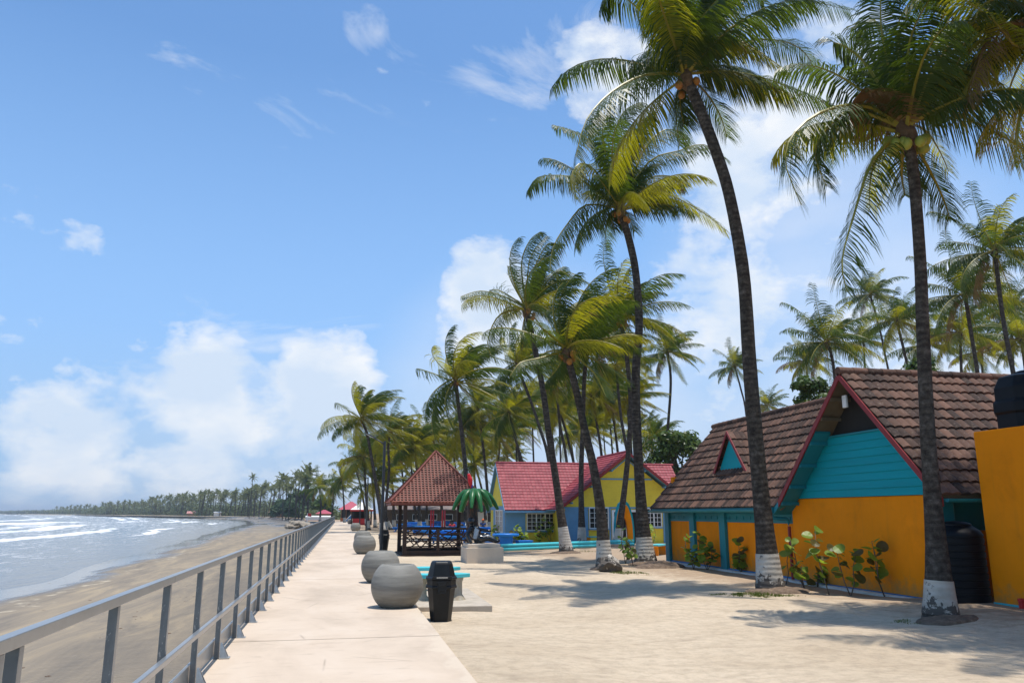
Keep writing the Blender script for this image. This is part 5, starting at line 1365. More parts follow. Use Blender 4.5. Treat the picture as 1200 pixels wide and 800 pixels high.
palm('tall palm with broad white foot in front of the surfboard arch, crown with orange coconuts', [(757, 662), (752, 600), (747, 520), (745, 440), (749, 380), (745, 320), (737, 280), (727, 248)], 28.1, .44, .145, seed=31, paint_h=.95, fr=trace(600, 120, 4.0, [('o', -.8, [(350, 480), (260, 570), (192, 680), (178, 795)]), ('y', -1.2, [(390, 320), (315, 288), (275, 360), (300, 455)]), ('g', .7, [(330, 368), (220, 343), (120, 352), (72, 415)]), ('g', .9, [(400, 240), (320, 150), (198, 108)]), ('g', 0, [(480, 200), (520, 50), (600, 0)]), ('g', -.8, [(540, 220), (600, 110), (650, 60)]), ('g', 1.2, [(620, 220), (720, 128), (800, 155), (825, 215)]), ('g', -.5, [(640, 280), (780, 228), (900, 198), (1005, 265)]), ('y', -1.2, [(600, 398), (750, 438), (900, 520), (1002, 602)]), ('y', 1.5, [(640, 358), (760, 350), (812, 395)]), ('o', 1.6, [(540, 520), (575, 605)]), ('g', .8, [(460, 520), (482, 592)]), ('g', -1.6, [(430, 200), (430, 60)]), ('g', 1.8, [(560, 260), (640, 160)])]), nf=16, R=4.0, nl=92, elx=5, dead=0, lk=1.15, lw=.040, nuts=7, nut_m=M['coconut_o'], wind=.75, droop=1.0, yellow=.35)
palm('palm with white foot leaning left across the red roof, beside the white rock', [(709, 668), (704, 600), (695, 545), (686, 507), (677, 465), (669, 432), (664, 414)], 25.2, .32, .12, seed=41, paint_h=.95, fr=trace(530, 260, 3.637, [('g', -.5, [(455, 420), (468, 300), (525, 222)]), ('g', .5, [(540, 400), (605, 278)]), ('g', -.9, [(620, 440), (722, 340)]), ('y', -.7, [(640, 500), (760, 478), (835, 505)]), ('g', -.6, [(380, 578), (290, 600), (248, 655)]), ('g', .8, [(440, 480), (398, 395)]), ('g', -1.2, [(600, 638), (655, 745)]), ('g', .9, [(600, 520), (685, 468)]), ('g', 1.3, [(500, 400), (560, 330), (640, 330)]), ('o', 1.0, [(450, 620), (400, 680)])]), nf=17, R=3.2, nl=64, elx=0, dead=0, lk=1.1, lw=.031, nuts=4, nut_m=M['coconut_o'], wind=1.35, droop=.9, yellow=.3)
palm('leaning palm with long white foot nearest the round blue table, crown wind swept', [(664, 648), (657, 601), (650, 552), (643, 507), (636, 455), (626, 405), (617, 364)], 36, .36, .135, seed=53, paint_h=1.2, fr=trace(530, 260, 3.637, [('o', -.7, [(220, 318), (120, 294), (35, 318)]), ('o', -.9, [(210, 390), (160, 468), (153, 540), (192, 602)]), ('g', .8, [(250, 250), (236, 188)]), ('g', 0, [(295, 180), (330, 80), (375, 42)]), ('g', -.8, [(350, 200), (402, 98), (445, 92)]), ('g', 1.0, [(400, 240), (475, 190)]), ('g', -.7, [(420, 350), (505, 385)]), ('y', .8, [(390, 460), (432, 565)]), ('g', 1.4, [(330, 160), (400, 60)]), ('g', -1.3, [(380, 280), (450, 210), (500, 230)]), ('o', 1.2, [(300, 450), (290, 520)])]), nf=17, R=3.6, nl=66, elx=0, dead=0, lk=1.1, lw=.033, nuts=5, nut_m=M['coconut_o'], wind=1.4, droop=.95, yellow=.3)
# the overhanging crown at the upper right corner
palm('palm whose yellow green and dry fronds hang into the top right corner', [(1330, 760), (1300, 500), (1270, 250), (1238, 40)], 11.2, .30, .13, seed=67, paint_h=.7, fr=trace(0, 0, 1.0, [('y', -.8, [(1195, 55), (1165, 25), (1120, -8)]), ('y', .3, [(1205, 105), (1168, 132), (1146, 165)]), ('d', -.2, [(1170, 30), (1145, 80), (1135, 120)]), ('g', .8, [(1190, 40), (1150, 70), (1105, 120)]), ('y', -1.0, [(1200, 120), (1190, 190)]), ('y', .5, [(1180, 0), (1110, -25), (1060, 10)])]), nf=20, R=3.2, nl=82, lk=1.2, lw=.029, nuts=0, wind=.1, droop=1.35, yellow=.8, dead=4)

palm('tall palm just outside the right edge whose crown shades the near sand', [(1440, 900), (1405, 500), (1340, 100), (1260, -210)], 8.9, .30, .12, seed=88, paint_h=.7, nf=24, R=3.6, nl=70, lk=1.15, nuts=0, wind=.3, droop=1.0, yellow=.4)
# crown shapes shared by the palms farther back
shared = [crown(100 + k, nf=31, R=4.1, nl=46, lk=1.15, wind=[1.5, 1.5, 1.2, 1.3, .8, .9][k], droop=[.9, .95, 1.1, 1.0, 1.2, 1.15][k], yellow=[.22, .48, .38, .62, .18, .38][k], seg=3, lw=.054).mesh('crown', CM, fixn=False) for k in range(6)]
GR = 'palms of the grove behind the houses'
mid = [
 ('palm rising behind the yellow house gable, trunk straight, crown hidden among others', [(682, 637), (681, 560), (683, 500), (685, 440), (690, 405)], 45.4, 0, 1.0, .16),
 ('palm leaning right before the white door of the yellow house, crown tallest of its clump', [(723, 641), (731, 580), (737, 522), (739, 470), (734, 415), (727, 374)], 42.7, 4, 1.1, .16),
 ('slim lone palm standing right of the clump above the small green tree', [(779, 637), (780, 540), (786, 450), (782, 414)], 72, 4, .95, .16),
 ('palm with crown just left of the leaning palms over the red roof', [(652, 637), (643, 540), (632, 500), (622, 470), (606, 428)], 62, 0, 1.0, .15),
 ('yellowish palm right behind the left end of the red roof', [(612, 632), (609, 540), (603, 510), (596, 486)], 75, 1, .95, .15),
 ('palm with pale crown above the ridge of the red roof, trunk leaning left', [(690, 632), (671, 537), (663, 505), (655, 480)], 78, 3, .9, .15),
 ('palm whose trunk leans left behind the gable peak of the red roof', [(715, 632), (705, 534), (700, 500), (694, 466)], 70, 2, 1.0, .15),
 ('palm seen between two dark trunks above the gable peak', [(735, 632), (724, 530), (719, 490), (713, 455)], 74, 1, 1.0, .15),
 ('palm behind the tallest trunk, thin stem right of the gable peak', [(752, 632), (738, 545), (728, 490), (722, 430)], 64, 3, 1.05, .15),
 ('tall palm directly behind the lattice pavilion with dark wind swept crown', [(551, 638), (546, 556), (540, 498), (534, 448)], 55, 0, 1.15, .17),
 ('dark palm with thin leaning trunk by the nearest lamp post, crown blown to the right', [(449, 626), (445, 594), (435, 534), (430, 508), (424, 492)], 72, 1, 1.05, .16),
 ('palm right behind the lamp post with drooping yellow fronds', [(450, 625), (453, 583), (456, 550), (455, 523), (458, 508)], 80, 3, .95, .15),
 ('yellow green palm with crown above the left slope of the pavilion roof', [(492, 624), (490, 570), (486, 525)], 82, 1, 1.05, .15),
 ('palm with arching yellow fronds behind the pavilion peak', [(520, 624), (514, 560), (508, 512)], 88, 3, 1.05, .15),
 ('palm with crown between the pavilion peak and the tall dark palm', [(548, 628), (545, 560), (541, 505)], 78, 2, 1.0, .15),
 ('palm right of the tall dark palm with drooping yellow crown', [(575, 628), (568, 540), (560, 478)], 76, 1, 1.0, .15),
 ('slim palm left of the yellow house with curved pale trunk', [(575, 628), (578, 572), (584, 540), (586, 512)], 84, 2, .95, .13),
 ('palm left of the yellow house gable whose trunk leans strongly to the right', [(640, 630), (611, 538), (602, 505), (596, 485)], 66, 0, .9, .15),
 ('low yellow green palm above the left eave of the pavilion', [(476, 620), (474, 580), (470, 543)], 100, 3, 1.0, .15),
 ('low palm left of the nearest lamp post with bushy yellow crown', [(440, 618), (438, 585), (434, 540)], 104, 1, 1.05, .15),
 ('palm with twin stems look behind the left corner of the pavilion', [(462, 620), (460, 570), (456, 530)], 96, 3, 1.0, .15),
 ('palm with green crown behind the second lamp post', [(430, 616), (424, 575), (416, 547)], 118, 2, 1.0, .15),
 ('bushy palm above the red hut roof at the end of the promenade', [(404, 610), (403, 590), (401, 562)], 150, 0, 1.1, .16),
 ('broad palm left of the red hut roof at the end of the promenade', [(388, 609), (390, 595), (391, 574)], 175, 2, 1.2, .17),
 ('palm at the inner end of the bay beside the big dark tree', [(375, 608), (376, 590), (374, 572)], 190, 4, 1.2, .17),
 ('palm behind the pavilion with its crown low over the right slope of the lattice roof', [(570, 626), (566, 580), (557, 545)], 92, 1, .85, .15),
 ('short yellow palm behind the lattice roof, left of its peak', [(500, 622), (500, 590), (499, 552)], 110, 3, 1.0, .15),
 ('palm rising behind the ridge of the red roof between two near trunks', [(672, 632), (664, 540), (656, 495), (652, 452)], 68, 1, 1.0, .15),
 ('palm with yellow fronds seen low between the near trunks over the red roof', [(700, 632), (695, 560), (688, 505)], 86, 3, 1.05, .15),
 ('palm with long yellow fronds left of the tallest trunk, above the gable peak', [(745, 632), (742, 560), (735, 470)], 70, 3, 1.0, .15),
 # right-hand group beyond the brown roof
 ('palm left of the gable peak with arching fronds over the small round tree', [(990, 615), (978, 441), (969, 402)], 56, 4, 1.12, .15),
 ('tall slim palm second from the gable peak, higher of two beside the near trunk', [(1075, 615), (1055, 480), (1041, 433), (1032, 390), (1020, 346)], 82, 4, 1.05, .15),
 ('palm with yellow tipped fronds just left of the near trunk above the brown ridge', [(1095, 615), (1078, 480), (1065, 434), (1058, 405), (1051, 378)], 62, 2, 1.0, .15),
 ('palm right of the near trunk with heavy dark drooping crown', [(1168, 620), (1150, 480), (1146, 440), (1138, 390), (1131, 346)], 47, 4, 1.1, .17),
 ('tallest palm of the right hand group with a yellow frond, near the right edge', [(1215, 620), (1196, 480), (1188, 440), (1175, 370), (1166, 296)], 42, 4, 1.15, .17),
 ('lower palm with orange coconuts between two taller palms above the brown ridge', [(1130, 615), (1128, 480), (1125, 392)], 58, 5, 1.0, .15),
 ('small palm against the sky left of the tall leaning trunk above the brown roof', [(885, 620), (875, 491), (868, 455), (861, 430)], 98, 4, .95, .15),
 ('tiny distant palm top just above the brown roof ridge left of the round tree', [(902, 620), (901, 520), (899, 476)], 125, 5, 1.0, .15),
 ('palm at the right edge behind the tallest one, crown low over the tank', [(1222, 620), (1206, 470), (1197, 400)], 58, 5, 1.0, .15),
]
rx = random.Random(404)
for k in range(22):
    px = lerp(425, 770, (k + rx.random()) / 22); py = (548 if px < 480 else 520 if px < 600 else 500) + rx.uniform(-34, 22); Y = rx.uniform(88, 135)
    b_ = rx.uniform(4, 22); mid.append(('palm of the thick yellow green grove filling the middle distance', [(px + b_, 616), (px + b_ * .5, (616 + py) / 2 + 8), (px, py)], Y, rx.choice([1, 2, 3, 3, 5]), rx.uniform(.95, 1.25), .14))
for (px, py, Y) in ((1085, 405, 70), (1150, 415, 75), (1185, 365, 66), (945, 425, 90), (1012, 400, 95)):
    mid.append(('palm of the thinner group beyond the brown ridge', [(px + 9, 620), (px + 5, 500), (px, py)], Y, rx.choice([4, 5]), 1.05, .15))
for i, (lab, pts, Y, sh, sc, r) in enumerate(mid):
    near = Y < 80
    palm(lab, pts, Y, r * 2.0, r * .8, shared[sh], seed=i + 3, paint_h=1.0, group=GR, nuts=4 if Y < 63 else 0, nut_m=M['coconut_o'] if i % 2 else M['coconut'], nseg=26 if near else 14, ring=near, sides=12 if near else 8, scale=sc)

# palms of the far shore: three shapes, many copies
FM = [M['farpalm'], M['farpalm'], M['farpalm'], M['farpalm'], M['farpalm']]
far_cr = [crown(300 + k, nf=15, R=3.4, nl=7, wind=.35, droop=1.1, yellow=0, seg=2, lw=.42, dead=0).mesh('crown', FM, fixn=False) for k in range(4)]
far_tr = [MB().tube([(0, 0, -.5), (.15 * s, 0, .35), (.5 * s, 0, .75), (.6 * s, 0, 1.0)], [.24, .17, .14, .12], 6).mesh('trunk', M['bark'], smooth=True) for s in (-1, 1, 2)]
rf_ = random.Random(77)
def far_palm(px, D, h, lab, grp, s=1.0):
    p = at_d(px, 603, D); t = thing('coconut_palm', lab, 'palm tree', (p.x, p.y, -.3), 0, grp)
    k = rf_.randrange(3); o = bpy.data.objects.new('trunk', far_tr[k]); COL.objects.link(o); o.parent = t; o.scale = (1, 1, h)
    c = bpy.data.objects.new('crown', far_cr[rf_.randrange(4)]); COL.objects.link(c); c.parent = t; c.location = ([-.6, .6, 1.2][k], 0, h); c.rotation_euler.z = rf_.uniform(-.8, .8); c.scale = (s * rf_.uniform(.9, 1.15),) * 3
far_palm(292, 445, 20.5, 'tallest palm of the far shore, a lone crown high above the others', None, 1.0)
for (px0, px1, D0, D1, hh0, hh1, n) in ((365, 330, 235, 330, 11, 15, 12), (330, 285, 380, 470, 11, 17, 20), (300, 232, 470, 570, 9.5, 15.5, 40), (235, 175, 590, 760, 9.5, 16, 44), (178, 120, 800, 1000, 7.5, 13, 50), (124, 66, 1000, 1500, 7, 12, 30)):
    for k in range(n):
        f = (k + rf_.uniform(0, 1)) / n
        far_palm(lerp(px0, px1, f) + rf_.uniform(-2, 2), lerp(D0, D1, f) * rf_.uniform(1.0, 1.12), rf_.uniform(hh0, hh1), 'distant coconut palm in the tree line around the bay', 'palms of the far shore', 1.15)

# ------------------------------------------------------------------ BROAD-LEAVED TREES AND UNDERGROWTH
def leafball(m_, c, r, n, size, rnd, mi=0, squash=.8):
    for _ in range(n):
        w = rnd.uniform(0, 2 * pi); z = rnd.uniform(-.55, 1); q = sqrt(max(0, 1 - z * z)); k = rnd.uniform(.55, 1.05)
        d = V((q * cos(w), q * sin(w), z)); p = V(c) + V((d.x * r * k, d.y * r * k, d.z * r * k * squash))
        nrm = (d + V((rnd.uniform(-.8, .8), rnd.uniform(-.8, .8), rnd.uniform(-.2, 1)))).normalized()
        a = nrm.cross(V((rnd.uniform(-1, 1), rnd.uniform(-1, 1), .3))).normalized(); b = nrm.cross(a); s = size * rnd.uniform(.6, 1.25)
        m_.add([p - a * s * .5, p + b * s * .32, p + a * s * .5, p - b * s * .32], [(0, 1, 2, 3)], mi)
def broad_tree(lab, px, py_top, py_bot, half_px, Y, mat, seed, leaf=.28, name='almond_tree', cat='tree', n=26, dense=110):
    rnd = random.Random(seed); a = at(px, py_top, Y); b = at(px, py_bot, Y); w = half_px * Y / F * 1.02; h = a.z - b.z
    t = thing(name, lab, cat, (a.x, Y, g)); zb = b.z - g
    m_ = MB(); lim = MB(); lim.tube([(0, 0, -.2), (.1, 0, zb * .5 + .2), (0, 0, zb + h * .4)], [.28, .2, .1], 8)
    for k in range(n):
        w_ = rnd.uniform(0, 6.28); q = sqrt(rnd.uniform(0, 1)) * .8; zz = rnd.uniform(.12, .82)
        lim_w = sqrt(max(.05, 1 - (zz * 1.05) ** 2))
        c = (w * q * cos(w_) * lim_w, w * q * sin(w_) * lim_w, zb + h * zz)
        leafball(m_, c, w * rnd.uniform(.22, .36), dense, leaf, rnd)
        if k % 3 == 0: lim.tube([(0, 0, zb * .6 + .3), (c[0] * .5, c[1] * .5, zb + h * zz * .5), c], [.09, .06, .03], 5)
    lim.build('trunk', M['bark'], t, smooth=True); m_.build('crown', mat, t, fixn=False)
    return t
broad_tree('round glossy green tree behind the brown roof left of the gable peak', 948, 428, 520, 38, 36, M['broad'], 3, .24, n=34, dense=150)
broad_tree('green tree showing just above the brown ridge, right and left of the near trunk', 1080, 418, 470, 44, 36, M['broad'], 5, .26)
broad_tree('spreading green tree between the yellow house and the brown roof', 792, 498, 575, 50, 66, M['broad'], 8, .40, n=40, dense=140)
broad_tree('big dark spreading tree on the inner bay above the brown plank house', 352, 571, 606, 21, 330, M['broadd'], 13, 1.5, 'spreading_tree', n=40, dense=130)
broad_tree('lower dark tree beside the big spreading tree on the inner bay', 332, 584, 606, 15, 372, M['broadd'], 14, 1.6, 'spreading_tree', n=30, dense=110)
broad_tree('bushy green tree behind the beach bar at the end of the bay', 380, 578, 607, 16, 245, M['broad'], 15, 1.1, 'spreading_tree', n=30, dense=110)
ug = MB(); ru = random.Random(21)
for (px0, px1, D0, D1, hh, n, ls) in ((415, 372, 220, 245, 4.5, 40, .9), (372, 328, 260, 420, 5, 60, 1.1), (330, 232, 440, 590, 11.5, 260, 1.5), (236, 120, 600, 1020, 13.5, 300, 2.0), (122, 55, 1000, 1750, 11, 130, 3.2), (58, -30, 1700, 3200, 11, 80, 6), (-25, -190, 3200, 5200, 12, 90, 9), (600, 450, 130, 130, 2.4, 60, .6), (1300, 800, 120, 120, 3.5, 80, .8)):
    for k in range(n):
        f = (k + ru.random()) / n; p = at_d(lerp(px0, px1, f), 603, lerp(D0, D1, f) * ru.uniform(1.02, 1.12)); s = hh * ru.uniform(.3, .72)
        leafball(ug, (p.x, p.y, -.4 + s * .45), s, 46, ls, ru, 0, .9)
tag(ug.build('undergrowth', M['fartree'], fixn=False), 'dense green undergrowth at the feet of the distant palms', 'undergrowth', kind='stuff')

# hedge beside the white garden wall
hd = MB(); a, b = at(574, 612, 88), at(590, 612, 88); rh = random.Random(4)
for k in range(8): leafball(hd, (lerp(a.x, b.x, k / 7), 88, g + .75), .55, 90, .16, rh)
tag(hd.build('hedge', M['broad'], fixn=False), 'low clipped green hedge before the white building beside the yellow house', 'hedge')

# ------------------------------------------------------------------ SEA-GRAPE SAPLINGS
def sapling(lab, px, py, Xw, height, seed, nst=2, lean=.25, leaf=.14, loc=None, nlv=9):
    rnd = random.Random(seed)
    if loc is None:
        r_ = ray(px, py); t_ = (g - H) / r_.z; loc = (r_.x * t_, r_.y * t_, g - .02)
    t = thing('sea_grape_sapling', lab, 'sapling', loc, 0, 'young sea grape saplings')
    st_ = MB(); lf = MB()
    for s in range(nst):
        w = rnd.uniform(0, 6.28); hh = height * (1 if s == 0 else rnd.uniform(.45, .9)); dx, dy = cos(w) * lean * hh, sin(w) * lean * hh
        P = [V((0, 0, 0)), V((dx * .5 + rnd.uniform(-.05, .05), dy * .5, hh * .3)), V((dx * .8 + rnd.uniform(-.06, .06), dy * .9, hh * .65)), V((dx + rnd.uniform(-.05, .05), dy, hh))]
        st_.tube(P, [.014, .012, .009, .005], 6)
        for k in range(nlv):
            f = .28 + .72 * (k + rnd.random()) / nlv if k else 1.0
            q = f * 3; i = min(2, int(q)); c = P[i].lerp(P[i + 1], q - i); az = rnd.uniform(0, 6.28); rr = leaf * rnd.uniform(.6, 1.2)
            out = V((cos(az), sin(az), rnd.uniform(-.3, .5))).normalized(); c2 = c + out * rr * 1.25; st_.tube([c, c2 - out * rr * .8], .004, 4)
            nr = (V((rnd.uniform(-.7, .7), rnd.uniform(-1.0, .3), .75))).normalized(); a_ = nr.cross(out).normalized(); b_ = a_.cross(nr)
            ring = [c2 + (a_ * cos(2 * pi * m / 11) + b_ * sin(2 * pi * m / 11) * .9) * rr + nr * (.12 * rr * cos(4 * pi * m / 11)) for m in range(11)]
            lf.add([c2 - nr * rr * .12] + ring, [(0, m + 1, (m + 1) % 11 + 1) for m in range(11)], 1 if rnd.random() < .22 else 0)
    st_.build('stem', M['stem'], t, smooth=True); lf.build('leaves', [M['grape'], M['grapeo']], t, fixn=False)
    return t
for k, (px, py, h, ns, nl_, lab) in enumerate([
    (813, 667, .95, 3, 7, 'sea grape sapling at the left teal post of the orange wall'),
    (829, 668, 1.05, 3, 9, 'bushy sea grape sapling between the second and third teal posts'),
    (870, 672, .85, 3, 9, 'sea grape sapling just left of the tall leaning palm foot'),
    (921, 684, .80, 1, 6, 'single stemmed sea grape sapling just right of the leaning palm foot'),
    (943, 690, 1.05, 2, 6, 'sea grape sapling at the red downpipe by the gable corner'),
    (972, 697, 1.22, 1, 12, 'sea grape sapling with the largest leaves, straight before the gable wall'),
    (958, 687, .35, 2, 5, 'tiny sea grape sapling between two taller ones at the gable wall'),
    (997, 698, .95, 2, 9, 'sea grape sapling leaning right with two stems, middle of the gable wall'),
    (1037, 699, 1.05, 2, 7, 'sea grape sapling with a long curved bare stem, right half of the gable wall'),
    (1076, 700, 1.15, 1, 9, 'sea grape sapling closest to the palm beside the water tank')]):
    sapling(lab, px, py, 0, h * 1.15, 40 + k, ns, .2, .13, nlv=nl_ + 3)
for k, (px, py, Y, h, ns, lab) in enumerate([
    (733, 660, 0, 1.3, 2, 'thin sea grape sapling between the white rock palm and the broad footed palm'),
    (742, 662, 0, .9, 2, 'short sea grape sapling left of the broad white palm foot'),
    (764, 645, 0, 1.2, 1, 'sea grape sapling behind the broad white palm foot')]):
    sapling(lab, px, py, 0, h, 60 + k, ns, .15, .12)
for k, (px, Y, h, ns, lab) in enumerate([
    (632, 49.3, 1.2, 3, 'leafy sapling under the long window of the yellow house'),
    (645, 49.2, 1.6, 3, 'taller leafy sapling at the blue pillar right of the long window'),
    (602, 49.0, 1.1, 4, 'leafy bush behind the round blue table'),
    (612, 49.0, .9, 3, 'small leafy bush at the blue corner pillar of the yellow house'),
    (583, 52, 1.0, 4, 'leafy bush behind the statue near the white garden wall')]):
    p = at(px, 630, Y); sapling(lab, 0, 0, 0, h, 80 + k, ns, .3, .13, loc=(p.x, Y, g - .02))

# ------------------------------------------------------------------ GRASS TUFTS AND SOIL AT THE PALM FEET
gr = MB(); rg_ = random.Random(9)
def tuft(cx, cy, rx, ry, n, h):
    for _ in range(n):
        w = rg_.uniform(0, 6.28); q = sqrt(rg_.random()) * 1.35; x, y = cx + rx * q * cos(w), cy + ry * q * sin(w); z = ground_h(x, y) if y < 45 else g
        if mn.noise(V((x * 3.1, y * 3.1, 6))) + .5 * mn.noise(V((x * 9, y * 9, 2))) < .02 + .35 * (q - .6): continue
        hh = h * rg_.uniform(.5, 1.2) * (1.1 - .6 * q); dx, dy = rg_.uniform(-.5, .5) * hh, rg_.uniform(-.5, .5) * hh; a_ = rg_.uniform(0, 3.14); wx, wy = cos(a_) * .006, sin(a_) * .006
        gr.add([(x - wx, y - wy, z - .01), (x + wx, y + wy, z - .01), (x + dx * .5 + wx * .7, y + dy * .5 + wy * .7, z + hh * .6), (x + dx, y + dy, z + hh)], [(0, 1, 2), (0, 2, 3)])
for (px, py, rx, ry, n, h) in ((880, 697, .75, .45, 2600, .09), (735, 672, .55, .5, 1500, .10), (915, 699, .5, .3, 700, .07), (1070, 728, .35, .25, 350, .07), (690, 646, .8, .8, 600, .08), (1180, 708, .6, .3, 700, .10), (640, 634, 2.0, .8, 1600, .10), (700, 634, 1.6, .6, 900, .10)):
    c = on_z(px, py, g); tuft(c.x, c.y, rx, ry, n, h)
tag(gr.build('grass', M['grassm'], fixn=False), 'short green grass tufts around the palm feet', 'grass', kind='stuff')
so = MB()
def mound(px, py, rx, ry, h, sd, dx=0, dy=0):
    c = on_z(px, py, g); n = 26; k = 9; b = len(so.v); c.x += dx; c.y += dy
    for i in range(k + 1):
        q = i / k
        for j in range(n):
            w = 2 * pi * j / n; rr = 1 + .25 * mn.noise(V((cos(w) * 1.5, sin(w) * 1.5, sd)))
            x, y = c.x + rx * q * rr * cos(w), c.y + ry * q * rr * sin(w)
            z = ground_h(x, y) + h * (1 - q * q) * (1 + .4 * mn.noise(V((x * 4, y * 4, sd)))) + (.02 if i < k else -.05) + .02 * mn.noise(V((x * 14, y * 14, sd)))
            so.v.append((x, y, z))
    for i in range(k):
        for j in range(n): so.f.append((b + i * n + j, b + i * n + (j + 1) % n, b + (i + 1) * n + (j + 1) % n, b + (i + 1) * n + j)); so.m.append(0)
mound(775, 664, .95, .8, .20, 1); mound(757, 661, .7, .6, .10, 2); mound(912, 693, .85, .55, .10, 3); mound(1108, 729, .55, .4, .07, 4); mound(709, 668, .6, .5, .09, 5); mound(664, 648, .8, .6, .10, 6); mound(724, 641, .9, .7, .12, 7)
structure(so.build('litter_soil', M['soil'], smooth=True))
# kelp, sticks and small stones lying on the beach sand
db = MB(); rd = random.Random(31)
for k in range(160):
    y = rd.uniform(6, 60); t_ = rd.uniform(.15, .95); x = lerp(-1.6, -14.5, t_); z = lerp(-1.0, SZ, t_) + .05 * mn.noise(V((x * .15, y * .08, 2))) * min(1, t_ * 4)
    db.blob((x, y, z), rd.uniform(.015, .05), k, .3, 1, (1.5, 1, .5))
tag(db.build('beach_debris', M['soil'], fixn=False), 'small dark bits of debris scattered over the wet beach sand', 'debris', kind='stuff')

# ------------------------------------------------------------------ SKY, SUN, CAMERA
W = bpy.data.worlds.new('World'); S.world = W; W.use_nodes = True; nt = W.node_tree
bg = nt.nodes['Background']; SUN_EL, SUN_AZ = radians(82), atan2(.88, -.48)      # azimuth from +Y towards +X
sky = nn(nt, 'ShaderNodeTexSky', sky_type='NISHITA'); sky.sun_disc = False; sky.sun_elevation = SUN_EL; sky.sun_rotation = SUN_AZ
sky.altitude = 0; sky.air_density = 1.15; sky.dust_density = .6; sky.ozone_density = 3.0
tc = nn(nt, 'ShaderNodeTexCoord').outputs['Generated']
def vmath(op, a, b=None):
    n = nn(nt, 'ShaderNodeVectorMath', operation=op)
    nt.links.new(a, n.inputs[0])
    if b is not None:
        if hasattr(b, 'is_output'): nt.links.new(b, n.inputs[1])
        else: n.inputs[1].default_value = b
    return n
def math_(op, a, b=None, c=None, clamp=False):
    n = nn(nt, 'ShaderNodeMath', operation=op, use_clamp=clamp)
    for i, v_ in enumerate((a, b, c)):
        if v_ is None: continue
        if hasattr(v_, 'is_output'): nt.links.new(v_, n.inputs[i])
        else: n.inputs[i].default_value = v_
    return n.outputs[0]
nrm = vmath('NORMALIZE', tc).outputs['Vector']
sxyz = nn(nt, 'ShaderNodeSeparateXYZ'); nt.links.new(nrm, sxyz.inputs[0])
def mask(px, py, rdeg, amp):
    c = ray(px, py).normalized()
    d = vmath('DOT_PRODUCT', nrm, tuple(c)).outputs['Value']
    mr = nn(nt, 'ShaderNodeMapRange', interpolation_type='SMOOTHSTEP'); nt.links.new(d, mr.inputs['Value'])
    setin(mr, From_Min=cos(radians(rdeg)), From_Max=1.0, To_Min=0.0, To_Max=amp); return mr.outputs[0]
def addall(L):
    o = L[0]
    for x in L[1:]: o = math_('ADD', o, x)
    return o
def wnoise(scale_v, scale, detail, rough, dist=0, loc=(0, 0, 0)):
    mp = nn(nt, 'ShaderNodeMapping'); mp.inputs['Scale'].default_value = scale_v; mp.inputs['Location'].default_value = loc; nt.links.new(nrm, mp.inputs['Vector'])
    return noise(nt, mp.outputs['Vector'], scale, detail, rough, dist)
# billowing banks low over the sea and between the palms
cmx = nn(nt, 'ShaderNodeMix'); cmx.inputs[0].default_value = .38; nt.links.new(wnoise((1, 1, 1.9), 7.5, 10, .60, .15), cmx.inputs[2]); nt.links.new(wnoise((1, 1, 1.6), 19, 8, .6, .2, (2, 1, 3)), cmx.inputs[3]); cum = cmx.outputs[0]
mc = addall([mask(300, 490, 8, .075), mask(150, 530, 9, .10), mask(420, 510, 8, .10), mask(330, 570, 14, .06), mask(50, 525, 6, .08), mask(240, 425, 3.5, .13), mask(385, 430, 4.5, .14), mask(75, 505, 4, .10), mask(250, 480, 5, .07), mask(570, 325, 4.5, .19), mask(560, 390, 6, .12), mask(600, 480, 10, .10), mask(900, 420, 11, .12), mask(820, 330, 6, .10), mask(1030, 320, 6, .07), mask(1150, 440, 10, .13), mask(715, 85, 5.5, .20), mask(900, 185, 7, .19), mask(830, 200, 5, .10), mask(980, 70, 6, .17), mask(100, 283, 2.2, .10), mask(8, 370, 3.0, .10), mask(-900, 300, 30, .10), mask(2600, 300, 40, .10)])
mc = math_('MULTIPLY', mc, 1.38)
cs = math_('ADD', cum, mc)
ca_ = ramp(nt, cs, [(.625, 0), (.695, .45), (.80, .92)])
# thin streaks higher up
wis = wnoise((1, 1, 3.2), 3.2, 9, .65, .9, (3.1, 1.7, .4))
ms_ = addall([mask(600, 80, 5, .10), mask(700, 90, 7, .12), mask(428, 25, 2.2, .11), mask(940, 120, 11, .11), mask(850, 350, 10, .12), mask(360, 430, 12, .10), mask(200, 500, 12, .09), mask(40, 30, 4, .04)])
wa = ramp(nt, math_('ADD', wis, ms_), [(.65, 0), (.86, .55)])
veil = addall([mask(290, 575, 12, .25), mask(620, 500, 14, .45), mask(1000, 430, 17, .45), mask(900, 150, 9, .25)])
vn = wnoise((1, 1, 2.6), 2.6, 5, .55, .4, (1.3, .2, .7))
vr = ramp(nt, vn, [(.30, .55), (.62, 1)])
veil = math_('MULTIPLY', veil, vr.outputs['Color'])
alpha = math_('MAXIMUM', math_('MAXIMUM', ca_.outputs['Color'], wa.outputs['Color']), veil)
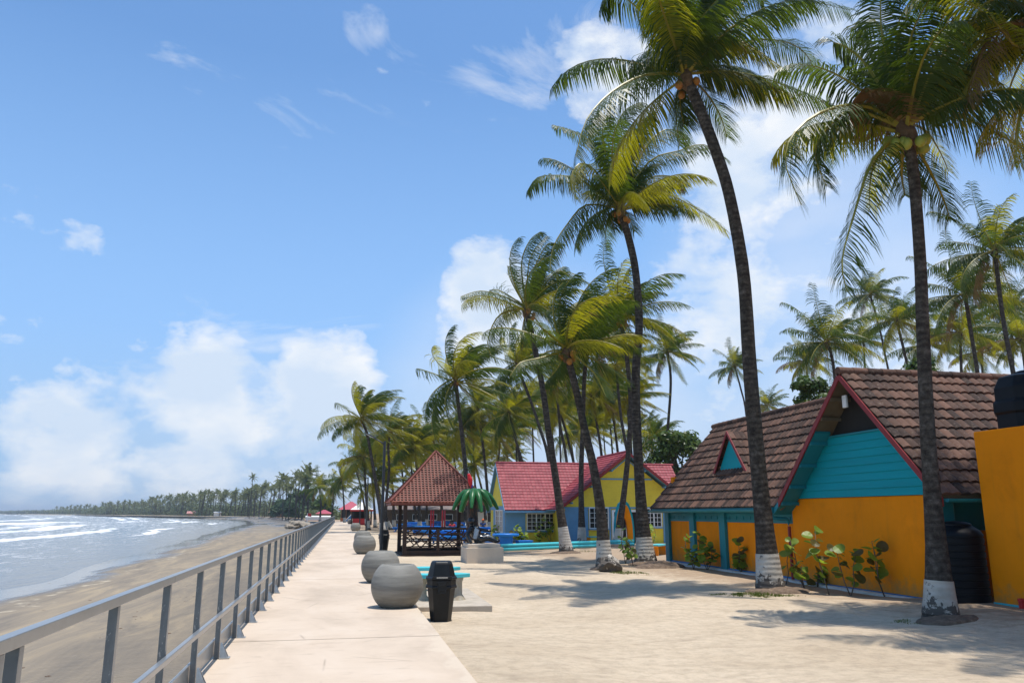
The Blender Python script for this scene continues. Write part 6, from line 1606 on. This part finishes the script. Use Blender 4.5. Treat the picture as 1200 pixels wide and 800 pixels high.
# bright tops, blue-grey bellies from a second, shifted look-up of the same billows
cum2 = wnoise((1, 1, 1.9), 7.5, 6, .55, .15, (.0, .0, .10))
shade = ramp(nt, math_('SUBTRACT', math_('ADD', cum2, math_('MULTIPLY', mc, .8)), .06), [(.50, 0), (.76, 1)])
ccol = nn(nt, 'ShaderNodeMix', data_type='RGBA'); nt.links.new(shade.outputs['Color'], ccol.inputs[0]); ccol.inputs[6].default_value = (7.7, 7.85, 8.0, 1); ccol.inputs[7].default_value = (5.5, 6.4, 7.6, 1)
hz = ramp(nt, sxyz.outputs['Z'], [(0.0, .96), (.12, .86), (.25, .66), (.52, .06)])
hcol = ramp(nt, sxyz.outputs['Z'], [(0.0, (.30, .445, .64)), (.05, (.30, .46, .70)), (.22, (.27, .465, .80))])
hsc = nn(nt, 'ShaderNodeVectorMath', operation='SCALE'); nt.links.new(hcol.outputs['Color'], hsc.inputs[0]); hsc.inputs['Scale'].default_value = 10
# horizon brightening fades out behind; unseen sky is kept darker to weaken fill light
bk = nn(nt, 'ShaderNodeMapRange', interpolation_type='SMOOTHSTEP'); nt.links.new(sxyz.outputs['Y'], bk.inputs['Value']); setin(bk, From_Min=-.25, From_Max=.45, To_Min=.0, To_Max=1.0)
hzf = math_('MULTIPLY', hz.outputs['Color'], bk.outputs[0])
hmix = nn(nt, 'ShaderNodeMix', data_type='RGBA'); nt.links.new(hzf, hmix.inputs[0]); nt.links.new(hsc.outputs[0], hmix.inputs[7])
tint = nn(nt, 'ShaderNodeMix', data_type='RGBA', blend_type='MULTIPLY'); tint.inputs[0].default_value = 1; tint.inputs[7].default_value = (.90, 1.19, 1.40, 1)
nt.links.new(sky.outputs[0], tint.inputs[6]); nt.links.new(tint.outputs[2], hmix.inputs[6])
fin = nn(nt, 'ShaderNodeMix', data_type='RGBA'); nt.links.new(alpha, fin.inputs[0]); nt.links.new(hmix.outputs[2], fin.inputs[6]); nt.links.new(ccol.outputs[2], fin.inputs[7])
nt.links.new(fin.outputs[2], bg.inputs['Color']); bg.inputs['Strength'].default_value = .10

sl_ = bpy.data.lights.new('sun', 'SUN'); sl_.energy = 4.0; sl_.angle = radians(.53); sl_.color = (1.0, .955, .89)
so_ = bpy.data.objects.new('sun', sl_); COL.objects.link(so_)
sd = V((sin(SUN_AZ) * cos(SUN_EL), cos(SUN_AZ) * cos(SUN_EL), sin(SUN_EL)))
so_.rotation_euler = (-sd).to_track_quat('-Z', 'Y').to_euler(); so_.location = (20, -20, 60)

hzb = MB().span((-9500, -70, -6), (4000, 12500, 60))
hm = bpy.data.materials.new('sea_air'); hm.use_nodes = True; hn = hm.node_tree; hn.nodes.remove(hn.nodes['Principled BSDF'])
pv_ = nn(hn, 'ShaderNodeVolumePrincipled'); pv_.inputs['Color'].default_value = (.80, .88, .97, 1); pv_.inputs['Density'].default_value = .00022; pv_.inputs['Anisotropy'].default_value = .3
hn.links.new(pv_.outputs[0], hn.nodes['Material Output'].inputs['Volume'])
hzo = hzb.build('haze', hm); tag(hzo, 'thin pale sea air over the whole bay', 'haze', kind='stuff')

cam = bpy.data.cameras.new('camera'); cam.sensor_width = 36; cam.lens = 36 * F / 1200; cam.clip_end = 40000; cam.clip_start = .1
co = bpy.data.objects.new('camera', cam); COL.objects.link(co); co.location = (0, 0, H)
co.rotation_euler = (pi / 2 + TH, 0, -YAW); S.camera = co
S.render.engine = 'CYCLES'; S.cycles.max_bounces = 6; S.cycles.transparent_max_bounces = 8
S.view_settings.view_transform = 'Standard'; S.view_settings.look = 'None'; S.view_settings.exposure = .35; S.view_settings.gamma = 1
S.render.resolution_x, S.render.resolution_y = 1024, 682
